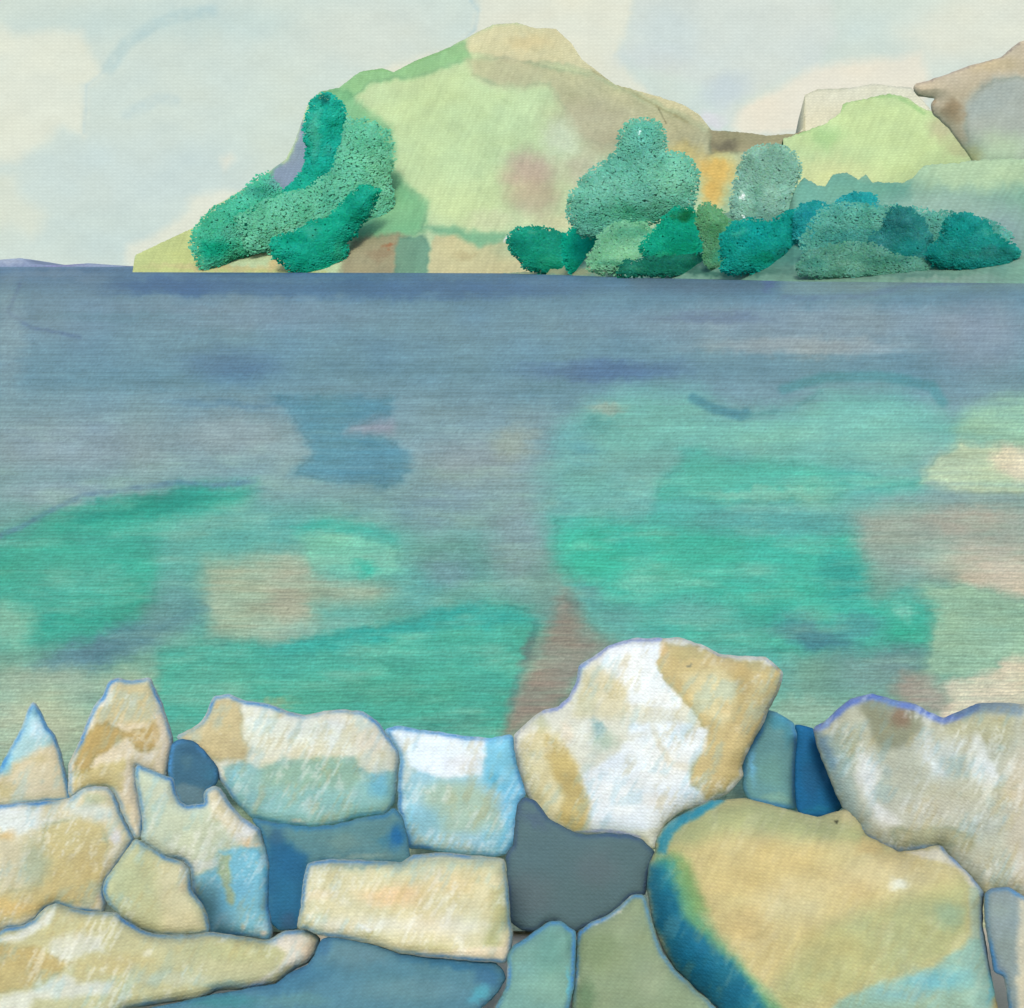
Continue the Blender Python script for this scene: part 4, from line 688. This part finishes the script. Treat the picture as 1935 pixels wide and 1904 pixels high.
TEAL = (22, 152, 126); DTEAL = (14, 124, 112); FG = 'teal trees along the far shore'; HG = 'trees on the left end of the headland'
tree('tree', 'broad soft green tree spreading behind the leaning teal tree on the headland', 'tree',
     zt([(480, 900), (760, 780), (980, 700), (1130, 600), (1190, 400), (1210, 260), (1330, 260), (1480, 330), (1510, 480), (1480, 640), (1500, 800), (1480, 940), (1340, 1010), (1180, 1060), (760, 1080), (560, 1100)]), 288, (100, 176, 142),
     [B((124, 186, 148), 720, 340, 40, 60, .6), B((84, 166, 140), 640, 400, 60, 40, .6), B((128, 186, 156), 560, 440, 40, 18, .6), B((96, 164, 128), 690, 440, 40, 20, .6)], leaves=3200, seed=4, group=HG, swell=.14)
tree('tree', 'tall bright teal leaning tree high on the left end of the headland', 'tree',
     zt([(945, 260), (985, 140), (1065, 82), (1140, 125), (1182, 220), (1195, 400), (1195, 570), (1120, 655), (1010, 720), (880, 790), (700, 850), (800, 720), (910, 640), (960, 500), (950, 380)]), 284, (28, 158, 136),
     [B((14, 90, 84), 612, 190, 16, 12, .9), B((110, 166, 142), 595, 250, 14, 60, .45), B((120, 170, 150), 620, 285, 12, 12, .5), B((64, 160, 134), 540, 380, 40, 20, .6), B((16, 160, 140), 625, 300, 24, 40, .5)], leaves=2600, seed=1, group=HG, swell=.25)
tree('tree', 'wide low green tree at the far left foot of the headland', 'tree',
     zt([(190, 1000), (300, 880), (430, 790), (500, 770), (560, 690), (680, 610), (740, 700), (800, 780), (900, 800), (960, 900), (860, 1010), (740, 1040), (720, 1110), (600, 1130), (480, 1140), (400, 1180), (290, 1222), (212, 1180), (185, 1100)]), 287, (70, 164, 128),
     [B((18, 152, 118), 405, 470, 34, 24, .9), B((22, 150, 124), 495, 415, 60, 22, .75), B((98, 170, 140), 440, 440, 30, 18, .5), B((60, 140, 118), 490, 365, 36, 18, .6), B((120, 150, 160), 515, 345, 16, 14, .5), B((118, 176, 148), 540, 440, 30, 18, .7), B((16, 130, 98), 475, 462, 14, 6, .7)], leaves=2600, seed=2, group=HG, swell=.25)
tree('tree', 'deep green teal tree rising from the shore beside the brown patch of the headland', 'tree',
     zt([(728, 1050), (860, 1020), (960, 950), (1080, 920), (1200, 800), (1330, 700), (1412, 722), (1370, 850), (1280, 970), (1180, 1060), (1200, 1150), (1140, 1200), (1020, 1255), (900, 1245), (740, 1165)]), 282, (16, 146, 118),
     [B((8, 130, 104), 670, 400, 24, 40, .7, 40), B((30, 156, 132), 690, 370, 20, 20, .6), B((60, 150, 116), 640, 480, 20, 24, .6), B((20, 156, 130), 570, 480, 40, 22, .5), B((100, 168, 144), 590, 440, 20, 16, .4)], leaves=2400, seed=3, group=HG, swell=.25)
TR = [
    ('misty pale teal tree with the tallest crown in the middle of the far shore', zu([(1130, 160), (1180, 125), (1350, 130), (1380, 220), (1395, 330), (1540, 370), (1600, 450), (1592, 600), (1560, 700), (1300, 780), (1200, 830), (1000, 870), (850, 850), (760, 760), (780, 620), (900, 480), (1000, 400), (1100, 320)]), 150, (104, 168, 144),
     [B((92, 166, 148), 1215, 260, 30, 40, .7), B((76, 152, 124), 1200, 410, 110, 30, .85), B((126, 184, 152), 1270, 330, 50, 40, .6), B((120, 178, 152), 1150, 350, 50, 30, .6), B((58, 136, 104), 1190, 400, 30, 20, .5), B((92, 150, 122), 1240, 390, 30, 18, .5), B((240, 245, 240), 1208, 248, 3, 3, .8)], 3600, .22),
    ('pale grey green rounded tree behind the yellow patch of the far shore', zv([(50, 1000), (90, 890), (200, 845), (320, 862), (400, 920), (430, 1000), (380, 1100), (378, 1200), (400, 1280), (300, 1350), (100, 1370), (20, 1330), (-10, 1200)]), 146, (128, 168, 150),
     [B((118, 154, 136), 1465, 295, 36, 18, .6), B((140, 180, 152), 1410, 400, 24, 40, .5), B((108, 158, 138), 1430, 370, 14, 26, .5), B((150, 184, 164), 1460, 370, 20, 30, .5), B((245, 245, 238), 1403, 372, 5, 6, 1), B((245, 245, 238), 1402, 408, 4, 4, 1)], 2200, .25),
    ('light sage bush in the dip between the bright teal bush and the dark topped bush', zu([(960, 920), (1050, 830), (1150, 800), (1280, 840), (1360, 900), (1340, 1060), (1000, 1100), (900, 1080), (930, 1000)]), 141, (116, 172, 134),
     [B((140, 192, 146), 1190, 480, 40, 16, .6), B((70, 140, 110), 1200, 440, 50, 14, .6), B((60, 130, 100), 1160, 500, 50, 8, .5)], 1500, .3),
    ('small dark round bush at the left end of the far shore row', zu([(372, 890), (430, 852), (540, 846), (640, 868), (740, 900), (765, 960), (765, 1080), (640, 1098), (480, 1062), (420, 1005), (376, 960)]), 143, (18, 132, 108),
     [B((12, 116, 100), 985, 460, 30, 16, .6), B((40, 146, 114), 1040, 490, 30, 16, .6), B((90, 160, 130), 1010, 440, 16, 6, .5)], 1500, .3),
    ('bright turquoise bush second from the left in the far shore row', zu([(745, 900), (830, 830), (900, 790), (930, 740), (990, 750), (995, 830), (985, 900), (930, 1000), (850, 1085), (770, 1095), (750, 1000)]), 140, (6, 160, 134),
     [B((20, 90, 84), 1128, 410, 16, 12, .9), B((10, 130, 104), 1135, 450, 14, 26, .6), B((0, 172, 146), 1100, 465, 18, 16, .7), B((20, 140, 108), 1080, 500, 20, 10, .5)], 1500, .3),
    ('dark topped green bush below the yellow patch', zu([(1250, 960), (1330, 860), (1420, 760), (1530, 708), (1620, 760), (1690, 860), (1670, 960), (1660, 1070), (1450, 1075), (1310, 1060)]), 137, (10, 142, 114),
     [B((22, 100, 66), 1292, 405, 26, 12, .95), B((8, 146, 122), 1290, 445, 36, 20, .6), B((40, 134, 96), 1250, 490, 30, 14, .6), B((14, 96, 72), 1300, 498, 40, 6, .7)], 1800, .3),
    ('olive green bush between the dark topped bush and the blue teal trees', zu([(1640, 720), (1660, 680), (1700, 676), (1760, 740), (1850, 820), (1870, 940), (1860, 1065), (1700, 1075), (1670, 900), (1630, 800)]), 134, (92, 146, 104),
     [B((110, 164, 118), 1340, 400, 16, 14, .6), B((60, 120, 78), 1355, 435, 24, 20, .5), B((50, 136, 106), 1370, 480, 24, 20, .6)], 1200, .3),
    ('low dark green shadow band built as a hedge along the waterline below the misty tree', zu([(1090, 1112), (1150, 1075), (1300, 1050), (1500, 1035), (1750, 1030), (1920, 1050), (1900, 1090), (1700, 1100), (1300, 1112)]), 131, (24, 104, 84),
     [B((60, 130, 100), 1200, 510, 30, 6, .5), B((10, 90, 76), 1290, 500, 50, 6, .6)], 1300, .4),  # dark shadow band at the waterline, modelled and coloured as foliage
    ('dark teal bush left of the tallest blue teal tree on the far shore', zv([(-70, 1420), (0, 1352), (130, 1340), (230, 1372), (330, 1312), (420, 1262), (470, 1350), (500, 1480), (520, 1580), (380, 1640), (100, 1655), (-70, 1640)]), 125, (10, 132, 120),
     [B((8, 142, 136), 1430, 450, 40, 30, .5), B((20, 100, 92), 1490, 480, 40, 16, .7), B((6, 126, 102), 1440, 490, 40, 14, .6), B((90, 156, 130), 1400, 440, 20, 10, .4)], 2400, .3),
    ('tallest blue teal tree in the row at the right of the far shore', zv([(420, 1290), (450, 1250), (560, 1228), (650, 1262), (760, 1172), (900, 1160), (950, 1250), (940, 1330), (1010, 1400), (990, 1445), (700, 1445), (660, 1490), (480, 1520), (420, 1420)]), 120, (34, 142, 144),
     [B((10, 132, 146), 1630, 420, 40, 20, .7), B((110, 168, 152), 1580, 410, 40, 9, .5), B((12, 120, 134), 1540, 405, 40, 10, .5), B((84, 140, 124), 1560, 455, 60, 14, .75), B((86, 150, 160), 1610, 390, 26, 10, .4)], 2600, .28),
    ('rounded dark speckled bush in the row at the right of the far shore', zv([(900, 1480), (1005, 1400), (1035, 1305), (1090, 1262), (1165, 1268), (1250, 1330), (1290, 1430), (1300, 1560), (1180, 1612), (1040, 1610), (940, 1560)]), 114, (44, 118, 114),
     [B((24, 84, 88), 1700, 420, 26, 20, .5), B((20, 130, 122), 1720, 470, 40, 22, .6), B((120, 160, 130), 1665, 470, 20, 8, .4)], 2000, .3),
    ('last dark teal bush at the right end of the far shore with a low tail', zv([(1290, 1560), (1400, 1480), (1418, 1345), (1500, 1308), (1590, 1316), (1680, 1368), (1722, 1430), (1800, 1490), (1870, 1505), (1890, 1560), (1850, 1585), (1740, 1620), (1540, 1632), (1380, 1605)]), 108, (22, 124, 116),
     [B((10, 138, 128), 1815, 430, 30, 24, .6), B((40, 100, 94), 1880, 480, 50, 14, .6), B((24, 96, 84), 1820, 480, 40, 12, .5), B((110, 170, 150), 1860, 440, 14, 10, .3)], 2400, .3),
    ('long grey green shrub filling the gap between the two last dark bushes at the right', zv([(560, 1300), (700, 1240), (1000, 1250), (1400, 1300), (1700, 1350), (1850, 1450), (1800, 1540), (1400, 1560), (700, 1560), (470, 1540), (480, 1450)]), 106, (86, 152, 136),
     [B((120, 172, 152), 1700, 410, 60, 12, .5), B((56, 130, 122), 1620, 450, 80, 26, .7), B((90, 152, 138), 1850, 460, 60, 20, .6)], 3000, .20),
    ('low dull green bush along the waterline below the tallest blue teal tree', zv([(420, 1650), (500, 1575), (640, 1520), (900, 1500), (1050, 1580), (1200, 1610), (1420, 1600), (1500, 1625), (1300, 1655), (800, 1680), (560, 1680)]), 104, (86, 138, 118),
     [B((60, 116, 98), 1680, 490, 80, 8, .6), B((112, 154, 130), 1600, 500, 40, 10, .5), B((40, 110, 96), 1540, 500, 30, 10, .4)], 1500, .3),
]
for i, (lab, poly, D, base, layers, nl, sw) in enumerate(TR):
    tree('tree' if i in (0, 1, 9) else 'bush', lab, 'tree' if i in (0, 1, 9) else 'bush', poly, D, base, layers, leaves=nl, seed=10 + i, group=FG, swell=sw)
